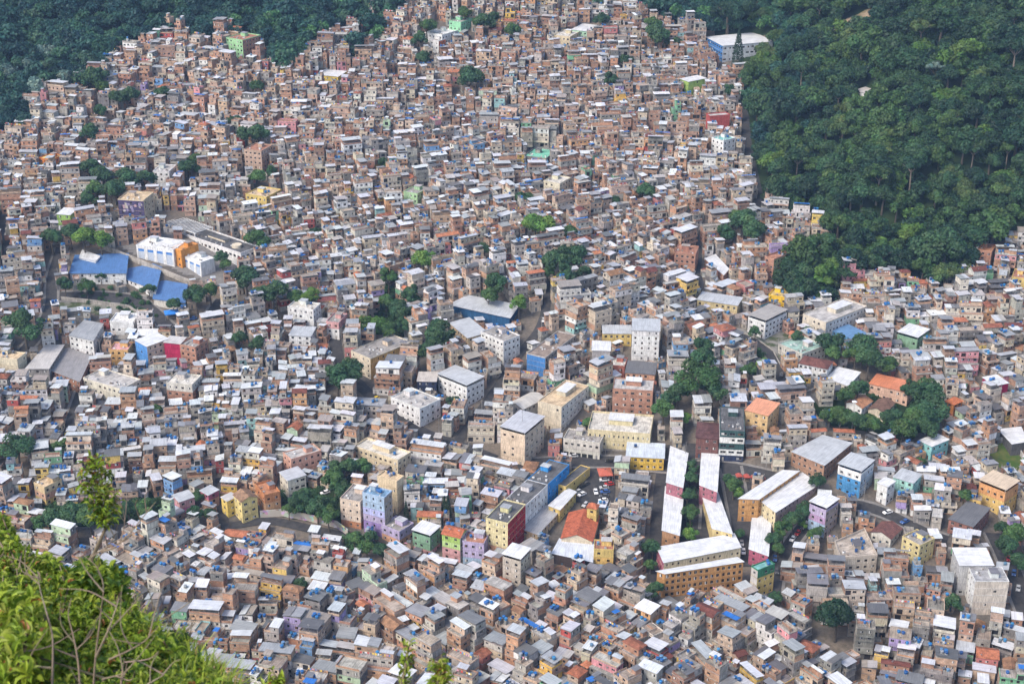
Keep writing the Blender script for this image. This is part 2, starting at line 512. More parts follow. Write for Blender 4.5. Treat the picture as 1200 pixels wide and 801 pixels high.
def build_house(r, w, d, n, drop, v, vivid=.1, dark=.0, sides=8, mix=(.30, .24, .06), ptank=.8, cream=False):
    """parts of one house in its own frame (front towards -y, ground floor at 0); also words for its label"""
    parts = []; wm = MB(); info = {}
    m0, c0, n0 = wall_choice(r, v, vivid, cream)
    x0, x1, y0, y1 = -w / 2, w / 2, -d / 2, d / 2
    fcol = jit(r.choice(CEM), r, .1)
    wm.hexa([(x0, y0, -drop), (x1, y0, -drop), (x1, y1, -drop), (x0, y1, -drop)], [(x0, y0, 0), (x1, y0, 0), (x1, y1, 0), (x0, y1, 0)], CONC if r.random() < .6 else BRICK, fcol if r.random() < .7 else jit(r.choice(BRK), r), bottom=False, top=False)
    z = 0.0; ltk = 0
    wins = []
    names = []
    for k in range(n):
        h = 2.65 + r.uniform(-.15, .3)
        if k == 0 or r.random() < .55:
            m, c, nm = (m0, c0, n0) if (k == 0 or r.random() < .4) else wall_choice(r, v, vivid, cream)
        ins = 0.0
        if k > 0:
            q = r.random()
            if q < .28: y0 -= r.uniform(.3, .8)
            elif q < .48 and (y1 - y0) > 5: y0 += r.uniform(.8, 2.0)
            if r.random() < .2: x1 += r.uniform(-.8, .35)
            if r.random() < .15 and (x1 - x0) > 4.5: x0 += r.uniform(.4, 1.2)
        if k == n - 1 and n >= 2 and r.random() < .42 and (x1 - x0) > 4 and (y1 - y0) > 4:
            ox0, ox1, oy0, oy1 = x0, x1, y0, y1
            cut = r.uniform(.3, .5); sd = r.choice('lrff')
            if sd == 'l': x0 += cut * (x1 - x0)
            elif sd == 'r': x1 -= cut * (x1 - x0)
            else: y0 += cut * (y1 - y0)
            pa = MB(); pm_, pc_ = (BRICK, jit(r.choice(BRK), r)) if r.random() < .5 else (m, c)
            hp = r.uniform(.5, 1.0)
            if sd == 'l': pa.box(ox0, ox0 + .13, oy0, oy1, z, z + hp, pm_, pc_, bottom=False); pa.box(ox0 + .13, x0, oy0, oy0 + .13, z, z + hp - .01, pm_, pc_, bottom=False)
            elif sd == 'r': pa.box(ox1 - .13, ox1, oy0, oy1, z, z + hp, pm_, pc_, bottom=False); pa.box(x1, ox1 - .13, oy0, oy0 + .13, z, z + hp - .01, pm_, pc_, bottom=False)
            else: parapet(pa, ox0, ox1, oy0, y0, z, hp, pm_, pc_, r, sides='flr')
            parts.append(('parapet', pa))
            if r.random() < .45:
                tx = {'l': (ox0 + x0) / 2, 'r': (ox1 + x1) / 2}.get(sd, r.uniform(x0 + .8, x1 - .8)); ty = {'f': (oy0 + y0) / 2}.get(sd, r.uniform(y0 + .8, y1 - .8))
                low_tank = tank(tx, ty, z + .16, r, sides)
                low_tank.box(tx - .6, tx + .6, ty - .6, ty + .6, z, z + .158, CONC, fcol, bottom=False); parts.append(('water_tank', low_tank)); ltk = 1
        names.append(nm)
        side = c if r.random() < .5 else jit(r.choice(BRK if r.random() < .6 else CEM), r)
        sm = m if side is c else BRICK
        if sm == BRICK and side is not c and side[0] < side[1] * 1.25: sm = CONC
        wall(wm, wins, (x0, y0), (x1, y0), z, z + h, window_ops(r, x1 - x0, h, .85, door=(k == 0), bay=.15 if k == 0 else .08), m, c, r)
        wall(wm, wins, (x1, y0), (x1, y1), z, z + h, window_ops(r, y1 - y0, h, .5, every=2.6), sm, side, r)
        wall(wm, wins, (x1, y1), (x0, y1), z, z + h, window_ops(r, x1 - x0, h, .4, every=3), sm, side, r)
        wall(wm, wins, (x0, y1), (x0, y0), z, z + h, window_ops(r, y1 - y0, h, .5, every=2.6), sm, side, r)
        z += h
        o = r.uniform(.06, .22)
        sc_ = jit(SLB, r, .15)
        wm.box(x0 - o, x1 + o, y0 - o, y1 + o, z, z + .15, CONC, sc_)
        z += .15
        if k > 0 and r.random() < .22:
            b = MB(); bw = r.uniform(.5, 1) * (x1 - x0); bx = x0 + r.uniform(0, (x1 - x0) - bw)
            zb = z - .15 - h
            b.box(bx, bx + bw, y0 - 1.0, y0 - .225, zb - .14, zb - .001, CONC, sc_)
            bc = jit(c, r, .2)
            b.box(bx, bx + bw, y0 - 1.0, y0 - .9, zb, zb + .85, m, bc)
            b.box(bx, bx + .1, y0 - .9, y0 - .225, zb, zb + .84, m, bc); b.box(bx + bw - .1, bx + bw, y0 - .9, y0 - .225, zb, zb + .84, m, bc)
            parts.append(('balcony', b))
    info['wall'] = names[-1]; info['low'] = names[0]
    rf = MB()
    q = r.random()
    wts = [5, 4, 3, 3, 3, 2.2, 1.6 + 3 * dark, 1.0 + 4 * dark, 1.2, 2]
    si = pick(r, SHT, wts)
    scol = jit(SHT[si], r, .1)
    W_, D_ = x1 - x0, y1 - y0
    rc = jit(r.choice(CEM), r)
    info['terrace'] = False
    tz = z
    axis = r.choice(['y+', 'y+', 'y-', 'x+', 'x-'])
    if q < mix[0]:      # sheet over an open terrace on posts
        pm, pc = (BRICK, jit(r.choice(BRK), r)) if r.random() < .5 else (m, c)
        pa = MB(); parapet(pa, x0, x1, y0, y1, z, r.uniform(.5, 1.0), pm, pc, r); parts.append(('parapet', pa))
        hh = r.uniform(1.9, 2.4); yb = y0 + (0 if r.random() < .6 else D_ * r.uniform(.2, .45))
        rise = r.uniform(.15, .6)
        if r.random() < .5:   # rear room
            rm = MB(); yr = y1 - D_ * r.uniform(.3, .5)
            rm.box(x0 + .15, x1 - .15, yr, y1 - .15, z, z + hh - .12, pm, pc, bottom=False); parts.append(('rear_room', rm))
        for px_ in (x0 + .1, (x0 + x1) / 2, x1 - .25):
            for py_ in (yb + .1, y1 - .25):
                rf.box(px_, px_ + .14, py_, py_ + .14, z, z + hh + .05, CONC, SLB, bottom=False, top=False)
        if r.random() < .3 and W_ > 4.5:
            xm = x0 + W_ * r.uniform(.35, .65)
            sheet_roof(rf, x0 - .3, xm, yb - .35, y1 + .2, z + hh, axis, rise, scol)
            sheet_roof(rf, xm + .02, x1 + .3, yb - r.uniform(-.8, .6), y1 + .1, z + hh + r.uniform(.1, .4), axis, rise, jit(r.choice(SHT), r, .1))
        else: sheet_roof(rf, x0 - .3, x1 + .3, yb - .35, y1 + .2, z + hh, axis, rise, scol)
        info['roof'] = SNAME[si] + ' sheet canopy'; info['terrace'] = True
        tz = z + hh + rise * .5 + .1
        if r.random() < .5: tz = None
    elif q < mix[0] + mix[1]:    # sheet straight on the walls
        rise = r.uniform(.3, .8)
        
        if r.random() < .4 and W_ > 4:
            xm = x0 + W_ * r.uniform(.35, .65)
            sheet_roof(rf, x0 - .3, xm, y0 - .35, y1 + .25, z + .03, axis, rise, scol)
            sheet_roof(rf, xm + .02, x1 + .3, y0 - r.uniform(-.3, .5), y1 + .2, z + r.uniform(.12, .35), axis, rise * r.uniform(.5, 1.1), jit(r.choice(SHT), r, .1))
        else: sheet_roof(rf, x0 - .3, x1 + .3, y0 - .35, y1 + .25, z + .03, axis, rise, scol)
        info['roof'] = SNAME[si] + ' sheet roof'
        tz = z + rise * .5 + .15
        if r.random() < .55: tz = None
    elif q < sum(mix):
        ti = r.randrange(len(TIL))
        gable(rf, x0, x1, y0, y1, z, min(W_, D_) * r.uniform(.2, .28), jit(TIL[ti], r), wm, c, m, hip=r.random() < .4)
        info['roof'] = ['red tile roof', 'orange tile roof', 'brown tile roof', 'dark brown roof', 'tan tile roof'][ti]
        tz = None
    else:            # flat concrete slab
        fc = jit(r.choice([(.38, .34, .30), (.28, .26, .235), (.44, .42, .39), (.34, .28, .23), (.42, .35, .29)]), r)
        rf.box(x0, x1, y0, y1, z, z + .04, CONC, fc, bottom=False)
        pm, pc = (BRICK, jit(r.choice(BRK), r)) if r.random() < .45 else (CONC, rc) if r.random() < .5 else (m, c)
        z += .04
        if r.random() < .8:
            pa = MB(); parapet(pa, x0, x1, y0, y1, z, r.uniform(.35, 1.0), pm, pc, r, sides=r.choice(['fblr', 'fblr', 'flr', 'blr', 'fbl'])); parts.append(('parapet', pa))
        info['roof'] = 'flat slab roof'
        if r.random() < .45:  # stair head with its own little sheet
            hd = MB(); a = r.uniform(.3, .5) * W_; b = r.uniform(.3, .5) * D_
            sx = x0 + .2 if r.random() < .5 else x1 - .2 - a
            sy = y1 - .2 - b
            hd.box(sx, sx + a, sy, sy + b, z, z + 2.1, pm, pc, bottom=False)
            sheet_roof(hd, sx - .25, sx + a + .25, sy - .4, sy + b + .1, z + 2.12, 'y+', .25, scol); parts.append(('stair_head', hd))
        if r.random() < .4:
            cs = MB()
            for px_ in (x0 + .05, x1 - .25):
                for py_ in (y0 + .05, y1 - .25):
                    cs.box(px_, px_ + .2, py_, py_ + .2, z, z + r.uniform(1.0, 1.5), CONC, SLB, bottom=False)
            parts.append(('column', cs))
        if r.random() < .4:   # unfinished brick walls of the next storey
            uw = MB(); uh = r.uniform(.4, 1.7); ux = r.uniform(x0 + .3 * W_, x1 - .15)
            uw.box(ux - .14, ux, y0 + .2, y0 + D_ * r.uniform(.4, .9), z, z + uh, BRICK, jit(r.choice(BRK), r), bottom=False)
            if ux - x0 > 1.2: uw.box(x0 + .2, ux - .141, y0 + D_ * .5, y0 + D_ * .5 + .14, z, z + uh * r.uniform(.5, 1), BRICK, jit(r.choice(BRK), r), bottom=False)
            parts.append(('unfinished_wall', uw))
        if r.random() < .35:  # washing on a line
            cl = MB(); xx = x0 + .5; yy = r.uniform(y0 + .6, y1 - .6)
            cl.box(x0 + .4, x0 + .46, yy - .03, yy + .03, z, z + 1.9, BARK, (.2, .2, .2)); cl.box(x1 - .46, x1 - .4, yy - .03, yy + .03, z, z + 1.9, BARK, (.2, .2, .2))
            cl.box(x0 + .46, x1 - .46, yy - .01, yy + .01, z + 1.84, z + 1.86, BARK, (.3, .3, .3))
            while xx < x1 - 1.0:
                ww = r.uniform(.4, .8)
                cl.box(xx, xx + ww, yy - .02, yy + .02, z + 1.84 - r.uniform(.5, .9), z + 1.838, PLASTIC, r.choice([(.7, .7, .7), (.5, .08, .07), (.08, .2, .5), (.7, .5, .1), (.1, .1, .12), (.6, .3, .4)]))
                xx += ww + r.uniform(.1, .5)
            parts.append(('clothesline', cl))
        if r.random() < .045:
            tp = MB(); sheet_roof(tp, x0 + .3, x1 - .3, y0 + .3, y0 + .3 + D_ * .5, z + 1.9, 'y-', .2, (.03, .16, .50), .03)
            for px_ in (x0 + .4, x1 - .45):
                for py_ in (y0 + .4, y0 + D_ * .5): tp.box(px_, px_ + .06, py_, py_ + .06, z, z + 1.92, BARK, (.2, .18, .15))
            parts.append(('tarpaulin', tp))
        tz = z
    nt = 0
    if tz is not None and r.random() < ptank:
        nt = r.choice([1, 1, 2, 2, 3, 3, 4]) if ptank > .5 else r.choice([1, 1, 2])
        bx, by = r.uniform(x0 + .8, x1 - .8 - min(1.5 * (nt - 1), max(0, W_ - 1.8))), r.uniform(y0 + D_ * .35, y1 - .8)
        base = r.choice([0, 0, .6, 1.6]) if info['roof'] == 'flat slab roof' else 0
        for i in range(nt):
            tx = min(bx + 1.55 * (i % 2) + r.uniform(-.12, .12), x1 - .5)
            ty = by - 1.5 * (i // 2) + r.uniform(-.25, .25)
            t = tank(tx, ty, tz + base + .16, r, sides)
            t.box(tx - .6, tx + .6, ty - .6, ty + .6, tz if not base else tz, tz + base + .158, CONC if r.random() < .5 else BRICK, rc, bottom=False)
            parts.append(('water_tank', t))
    info['tanks'] = nt + ltk; info['n'] = n; info['top'] = z
    if r.random() < .35:
        ds = MB(); xx, yy = r.uniform(x0 + .3, x1 - .3), y0 + .4
        zz = z + .2 if tz is None else tz
        ds.tube([(xx, yy, zz - .2), (xx, yy, zz + .9)], [.04, .04], 4, BARK, (.3, .3, .3))
        a = r.uniform(-.6, .6)
        ca, sa = math.cos(a), math.sin(a)
        ring = [(xx + .42 * math.cos(t) * ca, yy - .1 + .42 * math.cos(t) * sa - .2 * math.sin(t), zz + .95 + .36 * math.sin(t)) for t in [i * PI / 4 for i in range(8)]]
        for q4 in ((0, 1, 2, 3), (0, 3, 4, 7), (4, 5, 6, 7)): ds.quad(*[ring[i] for i in q4], PLASTIC, (.62, .62, .62))
        parts.append(('satellite_dish', ds))
    parts = [('wall', wm), ('roof', rf)] + parts + wins
    return parts, info

def merge(parts, mats=None):
    q, m, c = [], [], []
    for _n, b in parts:
        q += b.q; m += b.m; c += b.c
    return np.array(q, dtype=np.float32).reshape(-1, 4, 3), np.array(m, dtype=np.int32), np.array(c, dtype=np.float32).reshape(-1, 3)

def place(Q, loc, rz):
    ca, sa = math.cos(rz), math.sin(rz)
    o = np.empty_like(Q)
    o[..., 0] = Q[..., 0] * ca - Q[..., 1] * sa + loc[0]
    o[..., 1] = Q[..., 0] * sa + Q[..., 1] * ca + loc[1]
    o[..., 2] = Q[..., 2] + loc[2]
    return o

def emit(name, label, cat, parts, loc, rz, group=None):
    root = thing(name, label, cat, loc, rz, group)
    for pn, b in parts:
        if b.q: obj_from(pn, b, root)
    return root
# ------------------------------------------------------------------ where the photograph's regions lie (planned in its pixels, built on the ground)
FOREST_R = [(745, 0), (752, 18), (790, 28), (835, 38), (905, 48), (872, 62), (866, 105), (868, 135), (884, 175), (894, 225), (925, 252), (970, 260), (966, 280), (938, 284), (925, 300), (922, 345), (936, 358), (985, 345), (1000, 318), (1045, 322), (1080, 330), (1130, 325), (1135, 290), (1210, 270), (1300, 240), (1300, -60), (745, -60)]
FOREST_L = [(-120, -60), (437, -60), (432, 18), (380, 36), (345, 72), (322, 80), (306, 50), (270, 34), (240, 48), (205, 26), (185, 46), (150, 58), (120, 70), (92, 98), (40, 113), (30, 148), (0, 158), (-120, 190)]
FOREST_M = [(478, 0), (455, 30), (420, 66), (405, 66), (412, 50), (440, 22), (452, -60), (490, -60)]
OPEN_AREAS = [
    [(60, 345), (170, 345), (200, 395), (150, 372), (62, 362)],          # road and terraces below the school
    [(110, 330), (130, 285), (255, 300), (270, 330), (190, 335)],
    [(140, 285), (190, 275), (290, 310), (250, 332), (200, 315)],
    [(855, 385), (925, 385), (930, 400), (900, 430), (880, 415)],
    [(925, 440), (975, 455), (960, 470), (935, 465)],
    [(1150, 520), (1200, 530), (1200, 560), (1165, 552)],
    [(310, 600), (400, 616), (395, 632), (310, 622)],
    [(672, 545), (718, 545), (712, 592), (680, 592)],
    [(770, 520), (870, 530), (885, 560), (905, 585), (900, 690), (770, 690), (765, 600)],
    [(450, 330), (482, 352), (455, 395), (428, 390)],
    [(985, 455), (1090, 440), (1105, 480), (1060, 510), (985, 495), (950, 480)],
    [(60, 585), (190, 575), (200, 600), (60, 618)],
    [(325, 580), (400, 560), (400, 608), (330, 600)],
    [(640, 585), (705, 590), (705, 640), (640, 640)],
    [(182, 264), (300, 298), (302, 312), (255, 312), (182, 288)],
    [(836, 58), (900, 56), (880, 80), (842, 82)],
]
# roads: pixel polyline, width in metres
ROADS = [
    ([(392, 395), (396, 425), (418, 448), (440, 470), (470, 490), (500, 510), (540, 522), (580, 538)], 6.0),
    ([(641, 330), (640, 365), (631, 390), (612, 410), (592, 440), (572, 470), (545, 505), (535, 520)], 4.5),
    ([(113, 405), (106, 432), (98, 455), (88, 482), (78, 515)], 6.5),
    ([(72, 290), (61, 325), (60, 360), (46, 392), (28, 412)], 6.5),
    ([(871, 120), (876, 172), (885, 212), (893, 252), (880, 262)], 5.5),
    ([(845, 386), (880, 398), (902, 412), (912, 432), (914, 450), (940, 465)], 5.5),
    ([(828, 262), (818, 290), (815, 318), (822, 348)], 5.5),
    ([(70, 348), (120, 348), (160, 352), (185, 372), (200, 392), (240, 384), (262, 352)], 9.0),
    ([(600, 545), (665, 541), (720, 541), (790, 548), (850, 548), (905, 560)], 8.0),
    ([(697, 541), (698, 560), (696, 590)], 17.0),
    ([(262, 618), (315, 608), (350, 617), (392, 626), (420, 632)], 4.5),
    ([(906, 705), (908, 680), (912, 655), (925, 640), (938, 622), (955, 600)], 6.5),
    ([(856, 548), (862, 580), (868, 610), (872, 642), (874, 664)], 9.0),
    ([(780, 522), (773, 575), (769, 620), (766, 660), (765, 705)], 5.0),
    ([(812, 520), (811, 570), (808, 620)], 8.0),
    ([(985, 590), (1010, 592), (1050, 606), (1075, 622), (1110, 634)], 6.5),
    ([(1165, 625), (1180, 655), (1196, 700), (1212, 740)], 9.0),
    ([(258, 560), (258, 590), (264, 618)], 4.0),
    ([(3, 250), (8, 300), (2, 340)], 5.0),
]
road_pts = []
for pl, w in ROADS:
    P = [hit(u, v) for u, v in pl]
    S = []
    for a, b in zip(P, P[1:]):
        L = math.hypot(b[0] - a[0], b[1] - a[1]); n = max(1, int(L / 4))
        for i in range(n):
            S.append((a[0] + (b[0] - a[0]) * i / n, a[1] + (b[1] - a[1]) * i / n))
    S.append(P[-1][:2])
    for _ in range(3):  # round the corners
        S = [S[0]] + [((S[i - 1][0] + 2 * S[i][0] + S[i + 1][0]) / 4, (S[i - 1][1] + 2 * S[i][1] + S[i + 1][1]) / 4) for i in range(1, len(S) - 1)] + [S[-1]]
    road_pts.append((S, w))

def near_road(x, y, m, only=None):
    for i_, (S, w) in enumerate(road_pts):
        if only is not None and i_ not in only: continue
        k = w / 2 + m
        for (a, b) in S:
            dx, dy = a - x, b - y
            if -k < dx < k and -k < dy < k and dx * dx + dy * dy < k * k:
                return True
    return False

# ------------------------------------------------------------------ convex footprints that houses must keep clear of
GRID = {}
def cells(poly):
    xs = [p[0] for p in poly]; ys = [p[1] for p in poly]
    for i in range(int(math.floor(min(xs) / 12)), int(math.floor(max(xs) / 12)) + 1):
        for j in range(int(math.floor(min(ys) / 12)), int(math.floor(max(ys) / 12)) + 1):
            yield (i, j)
def sat(A, B):
    for P in (A, B):
        for i in range(len(P)):
            a, b = P[i - 1], P[i]
            nx, ny = b[1] - a[1], a[0] - b[0]
            a0 = min(p[0] * nx + p[1] * ny for p in A); a1 = max(p[0] * nx + p[1] * ny for p in A)
            b0 = min(p[0] * nx + p[1] * ny for p in B); b1 = max(p[0] * nx + p[1] * ny for p in B)
            if a1 <= b0 or b1 <= a0: return False
    return True
def clash(poly):
    seen = set()
    for c in cells(poly):
        for k, q in GRID.get(c, ()):
            if k in seen: continue
            seen.add(k)
            if sat(poly, q): return True
    return False
_n = [0]
def claim(poly):
    _n[0] += 1
    for c in cells(poly): GRID.setdefault(c, []).append((_n[0], poly))
def rect(x, y, w, d, rz):
    c, s = math.cos(rz), math.sin(rz)
    return [(x + a * c - b * s, y + a * s + b * c) for a, b in ((-w / 2, -d / 2), (w / 2, -d / 2), (w / 2, d / 2), (-w / 2, d / 2))]

# ------------------------------------------------------------------ single buildings of the photograph
LAND = []   # (short phrase, world x, y) that house labels refer to
class Block:
    """roof corners in the photograph's pixels + height -> a real building on the ground"""
    def __init__(s, pts, h, square=True):
        if len(pts) == 3:
            A, B, C = pts
            b = hit(B[0], B[1], h)
            a = plane_hit(A[0], A[1], b[2]); c = plane_hit(C[0], C[1], b[2])
            e1 = Vector((b[0] - a[0], b[1] - a[1])); e2 = Vector((c[0] - b[0], c[1] - b[1]))
            l1, l2 = e1.length, e2.length
            ang1 = math.atan2(e1.y, e1.x); ang2 = math.atan2(e2.y, e2.x)
            dlt = (ang2 - ang1 - PI / 2 + PI) % (2 * PI) - PI
            ang1 += dlt / 2
            u1 = Vector((math.cos(ang1), math.sin(ang1))); u2 = Vector((-u1.y, u1.x))
            l1 = max(l1, 3.0); l2 = max(l2, 3.5)
            b2 = Vector(b[:2]); a2 = b2 - u1 * l1; c2 = b2 + u2 * l2
            W = [a2, b2, c2, a2 + u2 * l2]
        else:
            uvb = max(pts, key=lambda p: p[1])
            b = hit(uvb[0], uvb[1], h)
            W = [Vector(plane_hit(p[0], p[1], b[2])) for p in pts]
            area = sum(W[i - 1].x * W[i].y - W[i].x * W[i - 1].y for i in range(4))
            if area < 0: W = W[::-1]; pts = pts[::-1]
            k = max(range(4), key=lambda i: pts[i][1])
            W = [W[(k - 1 + i) % 4] for i in range(4)]
        s.ztop = b[2]; s.h = h
        s.c = sum(W, Vector((0, 0))) / 4
        e = W[1] - W[0]
        s.rz = math.atan2(e.y, e.x)
        c_, s_ = math.cos(-s.rz), math.sin(-s.rz)
        s.q = [((p.x - s.c.x) * c_ - (p.y - s.c.y) * s_, (p.x - s.c.x) * s_ + (p.y - s.c.y) * c_) for p in W]
        s.z0 = s.ztop - h
        s.W = [(p.x, p.y) for p in W]
        s.drop = max(0.3, s.z0 - min(terr(p.x, p.y) for p in W) + .5)
        s.loc = (s.c.x, s.c.y, s.z0)

def scaleq(q, k):
    """offset a convex quad outwards by k metres"""
    n = len(q); out = []
    L = []
    for i in range(n):
        a, b = q[i], q[(i + 1) % n]
        dx, dy = b[0] - a[0], b[1] - a[1]; l = math.hypot(dx, dy) or 1
        nx, ny = dy / l, -dx / l
        L.append((nx, ny, nx * a[0] + ny * a[1] + k))
    for i in range(n):
        n1, n2 = L[i - 1], L[i]
        det = n1[0] * n2[1] - n1[1] * n2[0]
        if abs(det) < .05: out.append((q[i][0] + n2[0] * k, q[i][1] + n2[1] * k)); continue
        out.append(((n1[2] * n2[1] - n2[2] * n1[1]) / det, (n1[0] * n2[2] - n2[0] * n1[2]) / det))
    return out

W_, Y_, G_ = (.72, .72, .71), (.66, .47, .12), (.33, .31, .29)
COL = dict(white=(.74, .74, .73), cream=(.66, .58, .45), pale=(.60, .57, .51), yellow=(.66, .49, .18), orange=(.58, .30, .11), salmon=(.62, .36, .24), pink=(.60, .34, .34), magenta=(.40, .12, .18), red=(.42, .035, .05), blue=(.07, .22, .52), sky=(.38, .50, .66), lilac=(.43, .37, .53), purple=(.29, .21, .44), green=(.22, .37, .25), dgreen=(.05, .20, .11), lime=(.36, .52, .14), brick=(.40, .20, .135), grey=(.33, .31, .29), lgrey=(.48, .46, .44), dgrey=(.12, .12, .125), roofw=(.61, .62, .63), roofg=(.42, .44, .46), roofd=(.13, .13, .135), roofb=(.075, .17, .37), tile=(.46, .15, .08), brown=(.16, .07, .06), terra=(.46, .22, .12), mint=(.40, .58, .46), teal=(.22, .48, .46), sand=(.60, .46, .30), peach=(.66, .50, .36), navy=(.035, .045, .09))
def C(n): return COL[n] if isinstance(n, str) else n

def block_parts(r, B, st, cols, left=None, right=None, roof='flat', rc='grey', wl=.9, wr=.9, every=2.6, tanks=0, band=True, par=.6, door=True, ww=1.2, wh=1.1, rise=None, over=.35, tcol=None, brickside=None, pen=False, sill=None, bay=0.0, wm=None, panel=False):
    parts = []; wm_ = MB(); wins = []
    q = B.q; n = st; H = B.h / n
    cols = [C(c) for c in (cols if isinstance(cols, (list, tuple)) and not isinstance(cols[0], float) else [cols])]
    mm = lambda c: BRICK if c == COL['brick'] else (CONC if c == COL['grey'] else PLASTER)
    fcol = C('grey')
    for i in range(4):
        a, b = q[i], q[(i + 1) % 4]
        wm_.quad((a[0], a[1], -B.drop), (b[0], b[1], -B.drop), (b[0], b[1], 0), (a[0], a[1], 0), CONC, fcol)
    for k in range(n):
        c0 = cols[min(n - 1 - k, len(cols) - 1)]
        for i in range(4):
            a, b = q[i], q[(i + 1) % 4]
            c = c0
            if i == 0 and left: c = C(left)
            if i == 1 and right: c = C(right)
            if i == 2 and right: c = C(right)
            dens = (wl, wr, .6, .6)[i]
            L = math.hypot(b[0] - a[0], b[1] - a[1])
            ops = window_ops(r, L, H, dens, ww, wh if H > 2.2 else H * .4, sill if sill is not None else max(.3, (H - wh) * .55), door=(door and k == 0 and i == 0), every=every, jitter=False, bay=bay if k == 0 else 0) if dens > 0 and H > 1.9 else []
            if panel: ops = [(o_[0], o_[1], o_[2], o_[3], 'panel') for o_ in ops]
            wall(wm_, wins, a, b, k * H, (k + 1) * H - (.12 if band and k < n - 1 else 0), ops, mm(c), jit(c, r, .03), r)
        if band and k < n - 1:
            e = scaleq(q, .07)
            wm_.hexa([(x, y, (k + 1) * H - .12) for x, y in e], [(x, y, (k + 1) * H) for x, y in e], CONC, jit(tuple(.8 * x for x in c0), r))
    h = B.h
    rf = MB(); rcol = C(rc)
    xs = [p[0] for p in q]; ys = [p[1] for p in q]
    if roof == 'flat':
        rf.hexa([(x, y, h) for x, y in q], [(x, y, h + .05) for x, y in q], CONC, rcol, bottom=False)
        if par > 0:
            e = scaleq(q, .05); inn = scaleq(q, -.16)
            pc = jit(cols[0], r, .05); pa = MB()
            for i in range(4):
                j = (i + 1) % 4
                pa.hexa([(*e[i], h + .05), (*e[j], h + .05), (*inn[j], h + .05), (*inn[i], h + .05)], [(*e[i], h + par), (*e[j], h + par), (*inn[j], h + par), (*inn[i], h + par)], mm(cols[0]), pc)
            parts.append(('parapet', pa))
        top = h + .05
    elif roof in ('sheet', 'canopy'):
        e = scaleq(q, over)
        g = 0.0
        if roof == 'canopy':
            g = 2.1
            for p in scaleq(q, -.25): rf.box(p[0] - .1, p[0] + .1, p[1] - .1, p[1] + .1, h, h + g + .05, CONC, SLB, bottom=False, top=False)
            pa = MB(); eo = scaleq(q, .04); inn = scaleq(q, -.12)
            for i in range(4):
                j = (i + 1) % 4
                pa.hexa([(*eo[i], h), (*eo[j], h), (*inn[j], h), (*inn[i], h)], [(*eo[i], h + .9), (*eo[j], h + .9), (*inn[j], h + .9), (*inn[i], h + .9)], mm(cols[0]), jit(cols[0], r, .05))
            parts.append(('parapet', pa))
        ri = rise if rise is not None else .4
        z = [h + g + .03, h + g + .03, h + g + ri, h + g + ri]
        lo = [(e[i][0], e[i][1], z[i]) for i in range(4)]
        rf.hexa(lo, [(x, y, zz + .12) for x, y, zz in lo], SHEET, rcol)
        top = h + g + ri + .15
        # gable infill under the sheet
        if roof == 'sheet':
            for i, (za, zb) in ((1, (0, ri)), (2, (ri, ri)), (3, (ri, 0))):
                a, b = q[i], q[(i + 1) % 4]
                c = cols[0] if not right or i != 1 else C(right)
                wm_.quad((*a, h), (*b, h), (*b, h + .02 + zb * .93), (*a, h + .02 + za * .93), mm(c), c)
    else:
        ri = rise or 1.8
        gable(rf, min(xs), max(xs), min(ys), max(ys), h + .02, ri, rcol, wm_, cols[0], mm(cols[0]), over=.4, hip=(roof == 'hip'), m=SHEET if roof == 'gsheet' else TILE)
        top = h + .3
    cx = [sum(p[0] for p in q) / 4, sum(p[1] for p in q) / 4]
    if pen:
        ph = MB(); k = [((x - cx[0]) * .38 + cx[0] * 1.0, (y - cx[1]) * .38 + cx[1] + .1 * (max(ys) - min(ys))) for x, y in q]
        ph.hexa([(x, y, top) for x, y in k], [(x, y, top + 2.3) for x, y in k], mm(cols[0]), jit(cols[0], r, .06), bottom=False)
        k2 = scaleq(k, .3)
        ph.hexa([(x, y, top + 2.31) for x, y in k2], [(x, y, top + 2.42) for x, y in k2], SHEET, C('roofw'))
        parts.append(('rooftop_room', ph))
    if roof == 'flat' and not pen:
        L1 = math.hypot(q[1][0] - q[0][0], q[1][1] - q[0][1]); L2 = math.hypot(q[2][0] - q[1][0], q[2][1] - q[1][1])
        if min(L1, L2) > 6:
            def at_(a, b): return tuple(q[0][j] * (1 - a) * (1 - b) + q[1][j] * a * (1 - b) + q[2][j] * a * b + q[3][j] * (1 - a) * b for j in (0, 1))
            a0, b0 = r.uniform(.1, .5), r.uniform(.45, .6); a1, b1 = a0 + r.uniform(2.5, 4) / L1, min(.92, b0 + 3 / L2)
            k = [at_(a0, b0), at_(a1, b0), at_(a1, b1), at_(a0, b1)]
            sh_ = MB(); sh_.hexa([(*p_, top) for p_ in k], [(*p_, top + 2.2) for p_ in k], PLASTER, jit(cols[0], r, .15), bottom=False)
            k2 = scaleq(k, .25); sh_.hexa([(*p_, top + 2.21) for p_ in k2], [(*p_, top + 2.3) for p_ in k2], SHEET, jit(r.choice(SHT), r))
            parts.append(('stair_head', sh_))
            for _ in range(int(L1 * L2 / 30)):
                vt = MB(); parts.append(('rooftop_vent', vt))
                p_ = at_(r.uniform(.08, .92), r.uniform(.1, .4)); s_ = r.uniform(.25, .5)
                vt.box(p_[0] - s_, p_[0] + s_, p_[1] - s_ * .7, p_[1] + s_ * .7, top, top + r.uniform(.3, .8), PLASTIC, r.choice([(.5, .5, .5), (.3, .3, .3), (.62, .62, .6), (.2, .17, .15)]), bottom=False)
                vt.cyl(p_[0], p_[1] + s_ + .3, top, top + r.uniform(.5, 1.2), .09, .09, 6, BARK, (.35, .35, .35))
